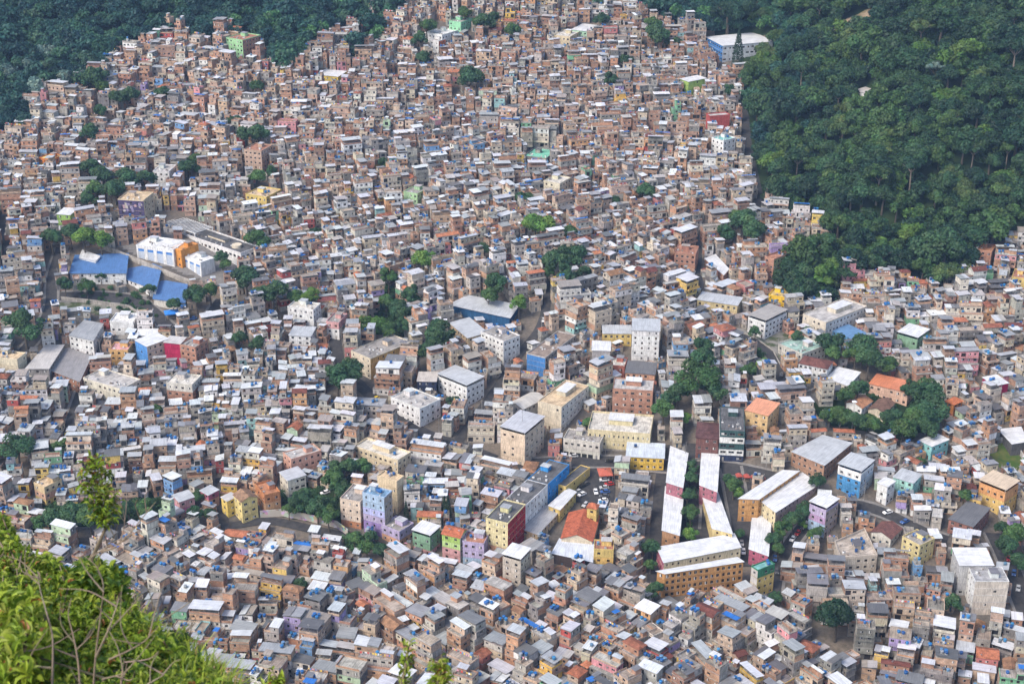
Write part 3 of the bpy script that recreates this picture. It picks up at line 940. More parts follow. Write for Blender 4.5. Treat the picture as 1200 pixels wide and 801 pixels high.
    for i in range(tanks):
        a, b = r.uniform(.2, .8), r.uniform(.45, .85)
        p = [q[0][j] * (1 - a) * (1 - b) + q[1][j] * a * (1 - b) + q[2][j] * a * b + q[3][j] * (1 - a) * b for j in (0, 1)]
        t = tank(p[0], p[1], top + .3, r, 10, C(tcol) if tcol else None)
        t.box(p[0] - .6, p[0] + .6, p[1] - .6, p[1] + .6, top, top + .298, CONC, SLB, bottom=False)
        parts.append(('water_tank', t))
    return [('wall', wm_), ('roof', rf)] + parts + wins

RB = random.Random(5)
FOOT = []
FRONTS = []
def front_of(B, dist=11.0):
    """ground just downhill of a building: houses here stay low so that its walls show"""
    ce, se = math.cos(B.rz), math.sin(B.rz)
    Wq = [(B.c.x + a * ce - b * se, B.c.y + a * se + b * ce) for a, b in B.q]
    ys_ = sorted(Wq, key=lambda p: p[0])
    lo = sorted(Wq, key=lambda p: p[1])[0]
    l, r_ = ys_[0], ys_[-1]
    FRONTS.append([(l[0] - 1, l[1] + 1), (l[0] - 1, l[1] - dist), (lo[0], lo[1] - dist), (r_[0] + 1, r_[1] - dist), (r_[0] + 1, r_[1] + 1), (lo[0], lo[1] + 1)])
def split_bld(name, label, cat, pts, h, st, t, first, second, ref=None, **k):
    B = Block(pts, h); q = B.q; import copy
    lerp = lambda a, b: (a[0] + (b[0] - a[0]) * t, a[1] + (b[1] - a[1]) * t)
    m1, m2 = lerp(q[1], q[2]), lerp(q[0], q[3])
    B1 = copy.copy(B); B1.q = [q[0], q[1], m1, m2]; B2 = copy.copy(B); B2.q = [m2, m1, q[2], q[3]]
    parts = block_parts(RB, B1, st, first, **k) + block_parts(RB, B2, st, second, **k)
    root = emit(name, label, cat, parts, B.loc, B.rz)
    claim(B.W)
    u, v, f = project(B.c.x, B.c.y, B.z0 + h)
    if ref: LAND.append((ref, B.c.x, B.c.y, u, v))
    FOOT.append((B, name)); front_of(B)
def bld(name, label, cat, pts, h, st, cols, ref=None, group=None, grow=.5, **k):
    B = Block(pts, h)
    parts = block_parts(RB, B, st, cols, **k)
    root = emit(name, label, cat, parts, B.loc, B.rz, group)
    claim([(B.c.x + x, B.c.y + y) for x, y in ((lambda q: [(a * math.cos(B.rz) - b * math.sin(B.rz), a * math.sin(B.rz) + b * math.cos(B.rz)) for a, b in q])(scaleq(B.q, grow)))])
    u, v, f = project(B.c.x, B.c.y, B.z0 + h)
    if ref: LAND.append((ref, B.c.x, B.c.y, u, v))
    FOOT.append((B, name)); front_of(B)
    return root, B
# ------------------------------------------------------------------ the school on its terrace
AB = 'apartment building'
b_root, b_B = bld('school_building', 'long white school wing with dark flat roof and slatted pergola above the white sports blocks', 'school', [(185, 263), (282, 298), (304, 290)], 8.0, 2, 'white', ref='white school', rc='dgrey', every=3.2, ww=2.0, wh=1.3, par=.9, door=False)
pg = MB(); q = b_B.q
def bil(q, a, b): return tuple(q[0][j] * (1 - a) * (1 - b) + q[1][j] * a * (1 - b) + q[2][j] * a * b + q[3][j] * (1 - a) * b for j in (0, 1))
for i in range(15):
    a = .10 + .36 * i / 14
    p0, p1 = bil(q, a, .04), bil(q, a, 1.0)
    dx = (q[1][0] - q[0][0]) * .006
    pg.hexa([(p0[0], p0[1], 10.7), (p0[0] + dx, p0[1], 10.7), (p1[0] + dx, p1[1], 10.7), (p1[0], p1[1], 10.7)], [(p0[0], p0[1], 11.0), (p0[0] + dx, p0[1], 11.0), (p1[0] + dx, p1[1], 11.0), (p1[0], p1[1], 11.0)], PLASTER, COL['white'])
for b in (.05, .97):
    p0, p1 = bil(q, .09, b), bil(q, .47, b)
    pg.hexa([(p0[0], p0[1], 10.3), (p1[0], p1[1], 10.3), (p1[0], p1[1] + .4, 10.3), (p0[0], p0[1] + .4, 10.3)], [(p0[0], p0[1], 10.69), (p1[0], p1[1], 10.69), (p1[0], p1[1] + .4, 10.69), (p0[0], p0[1] + .4, 10.69)], PLASTER, COL['white'])
    for a in (.1, .22, .34, .46):
        p = bil(q, a, b); pg.box(p[0] - .2, p[0] + .2, p[1], p[1] + .4, 8.05, 10.3, PLASTER, COL['white'], bottom=False, top=False)
obj_from('pergola', pg, b_root)
cy = MB(); p = bil(q, .86, .45); cy.cyl(p[0], p[1], 8.05, 9.6, 2.6, 2.6, 20, PLASTER, COL['cream']); obj_from('water_cistern', cy, b_root)
rb = MB(); p = bil(q, .62, .55); rb.box(p[0] - 7, p[0] + 7, p[1] - 1.0, p[1] + 2.2, 8.05, 9.3, PLASTER, COL['cream'], bottom=False); rb.box(p[0] - 7.4, p[0] + 7.4, p[1] - 1.4, p[1] + 2.6, 9.301, 9.5, CONC, COL['dgrey']); obj_from('roof_house', rb, b_root)

bld('sports_block', 'tall white block with three blue-topped grey panels beside the orange stair tower', 'school', [(168, 283), (203, 293), (212, 282)], 9.5, 1, 'white', rc='white', par=.3, wl=1, every=5.2, ww=3.6, wh=7.0, sill=.8, wr=0, door=False, panel=True)
bld('stair_tower', 'bright orange stair tower joining two white school blocks', 'stair tower', [(203, 290), (212, 294), (228, 285)], 9.8, 3, (.70, .30, .07), ref='orange school tower', wl=.5, wr=0, rc=(.70, .32, .1), par=.3, door=False)
bld('sports_block', 'smaller white block with two blue-topped grey panels beneath the orange stair tower', 'school', [(212, 300), (235, 308), (252, 303)], 8.0, 1, 'white', rc='white', par=.3, wl=1, every=5.0, ww=3.4, wh=5.6, sill=.8, wr=0, door=False, panel=True)
bld('gymnasium', 'low white school hall under a wide bright blue roof', 'school', [(82, 320), (89, 301), (150, 299), (147, 320)], 6.0, 2, 'white', ref='blue-roofed school hall', roof='sheet', rc='roofb', every=3.5, over=.6, rise=.9)
bld('school_hall', 'slanting school wing under a blue roof with stepped eaves', 'school', [(146, 326), (150, 299), (189, 316), (182, 339)], 5.5, 2, 'white', roof='sheet', rc='roofb', over=.6, rise=1.2, every=3.2)
bld('covered_court', 'blue sheet roof over the court below the white school blocks', 'canopy', [(180, 350), (184, 329), (219, 335), (216, 355)], 5.0, 1, 'pale', roof='sheet', rc='roofb', wl=.4, wr=.4, over=.5, rise=.8)
bld('school_shed', 'small white sheet-roofed shed behind the blue school roof', 'shed', [(93, 302), (97, 294), (117, 301), (112, 306)], 5.0, 1, 'white', roof='sheet', rc='roofw')

# ------------------------------------------------------------------ middle of the town
bld('apartment_block', 'yellow apartment building with cream end wall and dark flat roof by the dark street', AB, [(412, 411), (434, 421), (481, 401)], 10.5, 4, 'cream', ref='yellow apartment building', right=(.68, .43, .15), rc='grey', every=3, ww=.9, wh=1.0, par=.5, wr=.6)
bld('sports_hall', 'long grey metal-roofed hall with dark blue side walls among houses', 'hall', [(527, 357), (549, 349), (607, 360), (597, 372)], 5.5, 1, (.03, .10, .22), ref='blue-sided hall', roof='sheet', rc='roofg', wl=0, wr=0, rise=1.2, over=.8)
bld('corner_building', 'tall narrow white corner building with four rows of windows beside the sunken street', AB, [(572, 387), (590, 401), (604, 392)], 12.0, 4, 'white', ref='tall white corner building', rc='grey', tanks=4, every=2.3, pen=False)
bld('dark_house', 'dark navy house with pale patches under a grey sheet roof', 'house', [(489, 447), (511, 447), (514, 437)], 8.0, 3, 'navy', roof='sheet', rc=(.5, .46, .42), ref='dark navy house')
bld('terraced_house', 'white three-storey house with stepped grey sheet roofs over its terrace', AB, [(512, 443), (547, 456), (568, 447)], 9.0, 3, 'white', roof='canopy', rc='roofg', every=2.6)
bld('street_house', 'white street-front building with three window rows along the dark street', AB, [(469, 462), (492, 480), (508, 466)], 9.0, 3, 'white', rc='lgrey', roof='flat', tanks=2)
bld('stepped_house', 'yellow-brown house with two stepped bluish sheet roofs near the blue-sided hall', 'house', [(528, 378), (548, 396), (571, 391)], 8.0, 3, 'sand', roof='sheet', rc='roofg', rise=.8, ref='stepped yellow-brown house')
bld('gable_end_house', 'long grey apartment building with bright blue end wall', AB, [(617, 415), (639, 420), (677, 394)], 10.0, 4, 'lgrey', left='blue', ref='blue end wall', wl=0, wr=1, roof='flat', rc=(.30, .24, .2), tanks=5, every=2.6)
bld('windowless_house', 'windowless grey plaster house with white roof', 'house', [(694, 411), (715, 411), (717, 401)], 11.5, 4, (.38, .36, .36), ref='windowless grey house', wl=0.05, wr=.1, roof='sheet', rc='roofw')
bld('tall_house', 'tall white six-storey house with a regular grid of windows', AB, [(741, 388), (773, 388), (776, 375)], 15.5, 6, 'white', ref='white six-storey house', rc='roofg', roof='sheet', every=2.7, ww=.9)
bld('yellow_house', 'yellow house with grey sheet roof beside the white six-storey house', 'house', [(707, 392), (740, 391), (741, 382)], 6.5, 2, 'yellow', roof='sheet', rc='roofg')
bld('clinic_building', 'big cream building with long white window wall and grey penthouse roof', AB, [(630, 471), (658, 478), (691, 453)], 12.5, 4, 'cream', right=(.72, .70, .66), ref='big cream building', wl=.15, rc='sand', every=3.4, ww=1.1, pen=True)
bld('vaulted_house', 'pale house with long pale grey gabled roof next to the big cream building', 'house', [(600, 471), (613, 479), (632, 464)], 6.5, 2, 'pale', roof='gsheet', rc=(.52, .5, .46), rise=1.4)
bld('cream_tower', 'tall cream tower block with grey sheet roof and antenna mast', AB, [(584, 507), (615, 512), (645, 496)], 14.5, 5, (.68, .55, .42), ref='tall cream tower', rc=(.44, .45, .48), roof='canopy', wl=.25, every=3.4)
bld('brick_frame_building', 'unfinished concrete frame building with red brick infill and white roof', AB, [(718, 457), (765, 459), (768, 446)], 12.0, 4, 'brick', ref='unfinished red brick frame', roof='flat', rc='lgrey', every=3.0, tanks=1, pen=True, ww=1.5)
bld('cream_hall', 'wide cream-yellow building with row of small windows and terrace roof', AB, [(689, 504), (762, 510), (765, 488)], 8.0, 2, (.66, .57, .36), ref='wide cream building', rc='pale', par=.9, every=2.0, ww=.7, wh=1.2, pen=True)
bld('shop_row', 'low grey-cream shop row with flat roof below the wide cream building', 'shops', [(661, 513), (703, 520), (707, 508)], 8.0, 2, 'pale', rc='grey', bay=.8)
bld('workshop', 'yellow workshop with wide pale blue-grey sheet roof at the parking street', 'workshop', [(734, 536), (778, 537), (781, 521)], 6.0, 2, (.70, .47, .09), ref='yellow workshop', roof='sheet', rc=(.52, .57, .62), tanks=1)
bld('salmon_house', 'house with green and pink painted top floor and dark roof', 'house', [(733, 436), (767, 439), (769, 426)], 8.0, 3, ['salmon', 'yellow', 'sand'], roof='sheet', rc='roofd')
bld('red_house', 'small brick-red house beside windowless grey house', 'house', [(714, 428), (732, 430), (734, 420)], 7.0, 2, (.46, .17, .12), rc='pale')
# ------------------------------------------------------------------ painted fronts along the avenue
bld('terrace_block', 'long cream building with yellow roof terrace above the wooded slope', AB, [(422, 520), (466, 541), (478, 530)], 8.0, 3, (.68, .57, .40), ref='cream terrace building', rc='pale', par=.9, tanks=2, pen=True)
bld('stepped_block', 'pink-cream apartment building with salmon base and stepped grey roof', AB, [(399, 584), (422, 589), (436, 571)], 12.5, 4, [(.66, .54, .44), (.66, .54, .44), (.66, .54, .44), 'terra'], rc='grey', every=2.6, ww=.8, door=False)
bld('mural_tower', 'tower painted sky blue above and purple below with tanks on its roof', AB, [(424, 578), (450, 584), (460, 576)], 18.5, 6, ['sky', 'sky', (.42, .44, .70), 'lilac', 'purple', 'purple'], right=(.42, .36, .30), ref='blue and purple tower', rc=(.2, .34, .5), tanks=3, every=2.6, ww=.8, door=False)
bld('beige_tower', 'plain beige tower behind the blue and purple tower', AB, [(444, 557), (465, 565), (472, 558)], 15.0, 5, (.68, .56, .38), rc='sand', wl=.3, wr=.1, tanks=3)
bld('terrace_house', 'small orange and lilac terrace building below the blue and purple tower', 'house', [(452, 613), (468, 624), (480, 612)], 7.0, 2, ['lilac', 'salmon'], rc='grey')
bld('green_house', 'green house with white sheet roof and pink ground floor', 'house', [(484, 625), (504, 632), (515, 622)], 8.0, 3, ['green', 'green', 'pink'], ref='green house with white roof', roof='canopy', rc='roofw')
bld('lime_house', 'lime green and pink house with red tile roof', 'house', [(519, 624), (539, 630), (546, 620)], 11.5, 4, ['lime', (.45, .6, .25), 'pink', 'pink'], right=(.55, .53, .5), ref='lime and pink house', roof='gable', rc='tile', tanks=2)
bld('lilac_house', 'lilac house with pale blue base and brick terrace', 'house', [(542, 635), (567, 638), (573, 626)], 10.0, 3, ['lilac', 'lilac', 'sky'], rc='brick', tanks=2)
bld('banded_block', 'cream-fronted block with deep red side wall and pink base', AB, [(569, 608), (595, 614), (617, 592)], 17.0, 6, [(.68, .60, .36), (.68, .60, .36), (.68, .60, .36), (.68, .60, .36), 'salmon', 'lilac'], right='red', ref='block with red side', rc='roofd', every=2.7, ww=.8, wr=.8, door=False)
split_bld('school_wing', 'long dark-roofed school wing, white side then bright blue side, joined to the red-sided block', 'school', [(589, 588), (613, 595), (665, 544)], 13.0, 4, .52, 'white', [(.05, .27, .62)], ref='white and blue school wing', rc='roofd', every=2.8, par=.3, ww=.9, door=False)
bld('court_roof', 'sloping grey ramp roof beside the white school wing', 'canopy', [(611, 619), (636, 592), (656, 599), (630, 626)], 5.0, 2, 'sand', roof='sheet', rc=(.36, .36, .37))
bld('yellow_hall', 'yellow hall with white sheet roof below the blue-sided school wing', 'hall', [(643, 592), (665, 573), (675, 577), (656, 597)], 6.0, 2, 'yellow', roof='sheet', rc='roofw', every=3)
bld('yellow_hall', 'yellow walled hall with dark roof beside the car park', 'hall', [(653, 567), (663, 571), (686, 547)], 6.0, 2, 'yellow', rc='roofd', wr=.1, par=.5)
bld('church', 'church with a broad red-orange tiled roof by the car park', 'church', [(658, 630), (694, 634), (701, 604)], 6.0, 1, 'cream', ref='red-roofed church', roof='gable', rc=(.45, .13, .07), rise=2.6, wl=.4, wr=.6)
bld('bell_tower', 'yellow bell tower with small red tiled cap behind the church', 'tower', [(688, 594), (699, 596), (701, 592)], 11.0, 3, 'yellow', roof='hip', rc='tile', rise=1.6, wl=.8, every=2)
bld('porch', 'wide silver sheet canopy over dark hall in front of church', 'canopy', [(647, 648), (656, 632), (696, 635), (694, 658)], 5.5, 2, (.09, .07, .07), roof='sheet', rc=(.56, .6, .66), wl=.2)
bld('two_tone_house', 'yellow house with bright blue ground floor next to the church porch', 'house', [(696, 645), (719, 645), (721, 634)], 9.5, 3, ['yellow', (.7, .46, .16), 'sky'], rc='brick', tanks=1, ref='yellow and blue house')
bld('grey_tower', 'grey-cream five-storey house with white roof in front of red-sided block', AB, [(590, 653), (610, 660), (620, 648)], 13.0, 5, (.48, .43, .37), roof='canopy', rc='roofw', right=(.62, .54, .4))
# ------------------------------------------------------------------ row blocks with white roofs
RG = 'white-roofed row blocks'
rk = dict(roof='sheet', rc='roofw', every=2.8, over=.3, rise=.5, ww=.9)
bld('row_block', 'narrow white-roofed row block beside the yellow workshop, uphill half of row', 'row block', [(786, 524), (806, 532), (800, 571), (781, 565)], 10.0, 4, (.40, .16, .2), group=RG, ref='white-roofed row blocks', **rk)
bld('row_block', 'white-roofed row block with brown gable, downhill half of the workshop row', 'row block', [(780, 571), (801, 577), (796, 627), (776, 621)], 9.0, 3, (.38, .22, .12), group=RG, **rk)
bld('row_block', 'white-roofed row block with magenta gable at the plaza, next to the tent street', 'row block', [(823, 526), (843, 534), (840, 576), (820, 568)], 10.0, 4, (.40, .16, .2), group=RG, **rk)
bld('row_block', 'white-roofed row block with yellow walls and red and blue tanks on its balconies', 'row block', [(820, 572), (841, 578), (858, 625), (835, 619)], 9.0, 3, (.66, .52, .26), group=RG, **rk)
bld('row_block', 'orange-ended row block with narrow white roof behind the plaza', 'row block', [(866, 584), (889, 585), (936, 553), (917, 552)], 10.5, 4, (.55, .30, .12), group=RG, ref='orange-ended row block', **rk)
bld('row_block', 'cream row block with broad two-piece white roof above the parked cars', 'row block', [(892, 587), (940, 555), (960, 568), (909, 600)], 9.5, 4, (.64, .55, .36), group=RG, right=(.5, .36, .34), **rk)
bld('row_block', 'white-roofed row block with magenta end wall by the steep lane', 'row block', [(883, 596), (904, 603), (900, 651), (878, 643)], 8.0, 3, 'magenta', group=RG, ref='magenta end wall', **rk)
bld('row_block', 'wide stained white-roofed block with purple ends and cream windows', 'row block', [(770, 641), (860, 628), (868, 644), (778, 659)], 8.5, 3, (.64, .56, .40), group=RG, left='magenta', **{**rk, 'every': 2.4, 'rise': 1.2})
bld('row_block', 'orange brick row block with magenta window panels and thin white roof', 'row block', [(770, 669), (864, 654), (871, 659), (779, 672)], 11.0, 4, (.50, .27, .11), group=RG, ref='orange brick row block', **{**rk, 'every': 2.2, 'ww': 1.2, 'wh': 1.4})
bld('lilac_tower', 'lilac and pale blue tower house with white canopy roof', AB, [(949, 592), (968, 600), (982, 590)], 12.0, 4, ['lilac', (.44, .3, .48), 'sky', 'sky'], right=(.42, .33, .28), ref='lilac and blue tower', roof='canopy', rc='roofw')
bld('green_block', 'house with green top floor and yellow lower walls at the steep lane', AB, [(880, 664), (888, 669), (909, 662)], 13.0, 4, ['dgreen', 'yellow', 'yellow', 'yellow'], left='lgrey', ref='green and yellow house', rc='teal', tanks=2)
bld('warehouse', 'large brick warehouse with wide pale grey sheet roof beside the market street', 'warehouse', [(928, 529), (964, 512), (998, 521), (966, 545)], 8.5, 3, (.36, .22, .15), ref='grey-roofed warehouse', roof='sheet', rc='roofg', rise=.9)
bld('glazed_building', 'dark-roofed building with white and dark green window bands', AB, [(844, 505), (873, 506), (874, 478)], 14.5, 5, [(.05, .1, .1), 'white', (.05, .1, .1), 'white', 'navy'], ref='banded green-glass building', rc='roofd', every=3, ww=2.4, par=.3)
bld('orange_roof_house', 'tall yellow house with salmon-orange roof and balconies', AB, [(874, 480), (900, 487), (912, 473)], 12.5, 4, (.66, .46, .24), ref='salmon-roofed yellow house', roof='sheet', rc=(.62, .28, .16))
bld('brick_house', 'dark maroon-brown house with pale windows beside banded green-glass building', 'house', [(816, 512), (842, 514), (843, 496)], 10.0, 3, (.18, .09, .08), rc=(.12, .06, .06), roof='hip', rise=1.2)
# ------------------------------------------------------------------ right side
bld('villa', 'white villa with dark brown roof above the wooded garden', 'villa', [(935, 427), (969, 432), (979, 424)], 9.0, 3, 'white', ref='brown-roofed white villa', roof='hip', rc='brown', every=2.1, wl=.9)
bld('terraced_villa', 'big stepped cream house with small white rooftop room under the forest', 'villa', [(947, 367), (968, 379), (1000, 355)], 9.5, 3, (.62, .56, .46), ref='stepped cream house', right=(.66, .65, .63), rc='lgrey', pen=True, bay=.3)
bld('blue_roof_house', 'low house with flat blue roof and blue walls in the garden trees', 'house', [(975, 387), (994, 381), (1017, 392), (1003, 399)], 5.0, 2, (.12, .3, .5), roof='sheet', rc=(.12, .24, .42))
bld('pool_house', 'cream house with green tiled roof terrace and small pool', 'house', [(917, 402), (940, 416), (962, 404)], 6.0, 2, 'pale', rc=(.32, .46, .40), par=.8)
bld('balcony_house', 'white three-storey house with grey roof on a slope of bare earth', 'house', [(880, 372), (897, 380), (915, 366)], 8.0, 3, 'white', ref='white balcony house', roof='canopy', rc='grey', ww=1.6)
bld('salmon_villa', 'long salmon house with orange tiled roof section between trees', 'villa', [(1020, 448), (1064, 460), (1071, 449)], 7.0, 2, (.66, .44, .33), ref='long salmon villa', roof='sheet', rc=(.55, .2, .1), right=(.6, .4, .28), rise=.5)
bld('cottage', 'small white cottage with orange tile roof above the tree slope', 'house', [(992, 471), (1010, 478), (1020, 469)], 4.0, 1, 'white', roof='gable', rc=(.45, .23, .13))
bld('cottage', 'small cream gabled cottage with brown roof above the tree slope', 'house', [(1018, 479), (1036, 484), (1048, 472)], 4.5, 1, 'cream', roof='gable', rc=(.2, .12, .09))
bld('sheet_hall', 'house with large white gabled roof below the brown-roofed villa', 'house', [(969, 443), (982, 432), (1008, 438), (994, 452)], 5.5, 2, 'pale', roof='sheet', rc='roofw', rise=.9)
bld('magenta_house', 'magenta walled house with pale sheet roof', 'house', [(1153, 442), (1166, 452), (1181, 449)], 8.0, 2, (.42, .03, .10), ref='magenta house', roof='sheet', rc='roofw', wl=.1, wr=.1)
bld('orange_house', 'small orange house with orange tile roof', 'house', [(1107, 470), (1118, 474), (1129, 470)], 7.0, 3, (.62, .25, .08), ref='orange tile-roofed house', roof='hip', rc=(.6, .2, .09))
bld('green_terrace_house', 'green walled house with white canopy roof near the garden trees', 'house', [(1054, 392), (1075, 400), (1084, 390)], 7.0, 2, 'green', roof='canopy', rc='roofw', ref='green walled house')
bld('blue_white_house', 'blue and white three-storey house with grey roof at the corner', AB, [(982, 548), (1009, 557), (1024, 545)], 11.0, 4, ['white', (.08, .26, .5), (.08, .26, .5), (.08, .26, .5)], right=(.5, .55, .6), ref='blue and white house', roof='canopy', rc='roofg')
bld('yellow_band_house', 'yellow corner house with orange bands and tan canopy roof', AB, [(1146, 568), (1178, 579), (1196, 570)], 11.0, 3, [(.62, .32, .14), (.68, .48, .18), (.68, .48, .18)], ref='yellow corner house', roof='canopy', rc=(.55, .44, .32))
bld('canopy_hall', 'arched white canopy over dark stands beside the small grass pitch', 'canopy', [(1170, 503), (1196, 501), (1204, 518), (1186, 520)], 6.0, 2, 'dgrey', roof='sheet', rc='roofw', wl=0, wr=0)
bld('white_tower', 'tall white five-storey tower with grey roof at the lower street', AB, [(1134, 664), (1143, 681), (1183, 682)], 15.0, 5, 'white', right=(.60, .54, .47), ref='tall white tower', rc=(.40, .40, .41), wr=.12, every=3, par=.25)
bld('gable_block', 'grey-white block with two-level white roof behind tall white tower', AB, [(1120, 642), (1125, 662), (1163, 661)], 13.5, 5, (.46, .46, .46), rc='roofw', roof='sheet', wr=.3)
bld('round_terrace', 'broad beige building with flat terrace full of blue tanks', AB, [(978, 636), (985, 655), (1028, 652), (1013, 621)], 8.5, 3, (.50, .44, .37), ref='beige tank terrace', rc=(.48, .42, .36), par=1.1, tanks=12)
bld('wine_roof_house', 'low house with dark red gabled roof behind beige tank terrace', 'house', [(1022, 622), (1044, 631), (1054, 618)], 4.5, 1, 'pale', roof='gable', rc=(.17, .08, .07))
bld('dark_hall', 'long hall with dark sloping sheet roof and brick walls', 'hall', [(1112, 608), (1134, 588), (1160, 596), (1140, 617)], 8.0, 3, (.3, .15, .12), roof='sheet', rc='roofd', ref='dark-roofed brick hall')
bld('yellow_flat_house', 'yellow house with tan balconies and roof tanks beside the bend', AB, [(1060, 628), (1078, 640), (1092, 630)], 10.0, 4, (.64, .54, .28), rc='grey', tanks=3)
bld('teal_house', 'turquoise walled house with white sheet roof', 'house', [(1080, 515), (1092, 523), (1108, 514)], 7.0, 2, (.28, .58, .58), roof='sheet', rc='roofw', ref='turquoise house')
bld('aqua_house', 'pale aqua house with dark window pair and grey roof', 'house', [(1048, 558), (1070, 566), (1078, 556)], 7.5, 3, (.36, .62, .56), roof='sheet', rc='roofg')
bld('white_cube', 'narrow white house with white roof beside blue and white house', 'house', [(1029, 565), (1040, 570), (1048, 564)], 9.0, 3, 'white', roof='sheet', rc='roofw')
bld('brick_tower', 'orange brick tower with green netted scaffold side against the forest', AB, [(895, 302), (907, 305), (930, 299)], 14.0, 5, 'brick', right=(.27, .30, .15), ref='brick tower at forest edge', rc='brick', tanks=2, par=.8)
bld('yellow_cube', 'bright yellow house with roof tanks below the brick tower', 'house', [(901, 346), (922, 350), (928, 341)], 7.0, 2, (.78, .5, .05), rc='yellow', tanks=2, par=.7)
bld('tan_house', 'tan two-storey house with long grey sheet roof near the brick tower', 'house', [(819, 349), (864, 358), (867, 349)], 7.0, 2, (.62, .50, .28), roof='sheet', rc='roofg')
bld('long_sheds', 'narrow house with stepped pale sheet roofs along the steep street', 'house', [(826, 303), (848, 322), (854, 316), (838, 299)], 7.0, 2, 'brick', roof='sheet', rc='roofw')
bld('brick_cube', 'plain orange brick house at the steep street', 'house', [(791, 296), (815, 299), (816, 289)], 11.0, 4, 'brick', rc='brick', par=.5)
bld('edge_house', 'yellow-walled house in front of the forest at the picture edge', 'house', [(1186, 325), (1206, 328), (1208, 318)], 9.0, 3, 'yellow', rc='brick', tanks=2)
bld('edge_block', 'large unfinished brick building under the forest edge', AB, [(1136, 292), (1162, 296), (1168, 288)], 10.0, 4, 'brick', rc='terra', tanks=1, ref='unfinished brick block under forest')
# ------------------------------------------------------------------ left side
bld('blue_side_block', 'beige apartment building with bright blue side walls and white roof', AB, [(160, 398), (172, 406), (196, 397)], 12.0, 4, (.10, .28, .62), right=(.66, .50, .38), ref='beige block with blue sides', rc='roofw', roof='sheet', wl=.2)
bld('crimson_house', 'windowless crimson house beside the beige blue-sided block', 'house', [(195, 399), (211, 403), (214, 396)], 11.0, 4, (.44, .03, .09), ref='crimson house', wl=0, wr=0, roof='sheet', rc='lgrey')
bld('brick_block', 'brick apartment building with roof tanks next to the crimson house', AB, [(213, 403), (229, 408), (240, 398)], 11.0, 4, 'brick', rc='grey', tanks=3)
bld('cream_cube', 'plain cream house with blue roof tanks near the sunken road', 'house', [(-6, 417), (20, 422), (28, 414)], 9.5, 3, (.68, .60, .44), ref='plain cream house', rc='sand', wl=.05, wr=.15, tanks=3)
bld('market_shed', 'long pale grey shed roof beside the sunken road', 'shed', [(30, 432), (54, 405), (75, 405), (57, 432)], 6.0, 2, 'grey', roof='sheet', rc='lgrey', ref='long grey sheds')
bld('market_shed', 'long dark grey shed roof with brick front beside the sunken road', 'shed', [(60, 434), (76, 407), (107, 418), (93, 447)], 7.0, 3, 'brick', roof='sheet', rc=(.26, .25, .25))
bld('grey_roof_block', 'white apartment building with long dark grey sheet roof', AB, [(81, 393), (99, 376), (121, 380), (109, 399)], 8.5, 3, 'white', ref='white block with grey roof', roof='sheet', rc=(.30, .31, .32), rise=.4)
bld('chapel', 'small white chapel-like house with stepped roof below the school road', 'chapel', [(131, 375), (156, 378), (158, 368)], 8.0, 3, 'white', rc='white', pen=True, wl=.3, ref='white stepped house')
bld('pink_roof_house', 'orange house with pink flat roof beside the beige block', 'house', [(128, 411), (150, 411), (157, 402)], 8.0, 3, (.62, .38, .16), rc='pink')
bld('row_house', 'cream street building with red balconies along the sunken road', AB, [(106, 440), (142, 457), (160, 444)], 9.0, 3, (.66, .62, .52), rc='lgrey', ref='cream building with red balconies')
bld('cube_house', 'cream-topped brick house with little flat roof', 'house', [(200, 445), (225, 452), (228, 440)], 10.0, 3, ['pale', 'brick', 'brick'], rc='pale')
bld('white_house', 'plain white four-storey house uphill of the retaining wall', AB, [(340, 358), (367, 364), (372, 356)], 10.5, 4, 'white', ref='plain white four-storey house', rc='pale', tanks=2)
bld('orange_base_house', 'white house with orange ground floor at the retaining wall', 'house', [(340, 391), (364, 394), (366, 384)], 7.5, 3, ['white', 'white', (.62, .3, .14)], rc='roofg', roof='sheet')
bld('pink_white_house', 'pink and white house beside the upper road', 'house', [(384, 376), (397, 379), (400, 368)], 9.0, 3, ['pink', 'white'], rc='grey')
bld('yellow_brown_house', 'bright yellow three-storey house with brown tile roof above the mural wall', AB, [(272, 580), (283, 588), (302, 583)], 10.5, 3, (.74, .60, .26), ref='yellow house with brown roof', roof='gable', rc=(.27, .17, .11), wr=.9, ww=1.5)
bld('terracotta_house', 'terracotta house with open upper terrace beside the yellow brown-roofed house', 'house', [(300, 568), (310, 582), (328, 577)], 9.5, 3, [(.5, .22, .1), (.6, .36, .2), (.6, .36, .2)], rc='terra', par=1.0)
bld('cream_house', 'cream three-storey house with wide windows and grey roof near the wooded slope', AB, [(328, 553), (337, 563), (358, 557)], 9.0, 3, (.70, .65, .55), roof='sheet', rc=(.42, .43, .45), ww=1.8)
bld('peach_block', 'long peach-pink apartment building with flat pale roof', AB, [(331, 531), (341, 539), (377, 529)], 9.0, 3, (.66, .38, .29), ref='peach-pink block', rc='lgrey')
bld('pink_house', 'bright pink house with grey roof and purple base', 'house', [(202, 580), (210, 588), (228, 583)], 6.5, 2, ['pink', (.6, .2, .36)], roof='sheet', rc='roofg', ref='bright pink house')
bld('pink_house', 'pink and salmon house by the stepped alley', 'house', [(236, 574), (244, 580), (255, 574)], 7.5, 3, ['magenta', 'salmon', 'salmon'], roof='sheet', rc='roofg')
bld('yellow_annexe', 'narrow yellow house with grey roof next to brown-roofed yellow house', 'house', [(260, 582), (266, 587), (277, 582)], 8.0, 3, (.74, .56, .16), roof='sheet', rc='lgrey')
bld('peach_step_house', 'peach and yellow painted house behind the leafy sprig', 'house', [(40, 566), (52, 572), (72, 562)], 8.5, 3, [(.64, .5, .3), (.66, .42, .3), (.68, .52, .2)], rc='sand', ref='peach and yellow house')
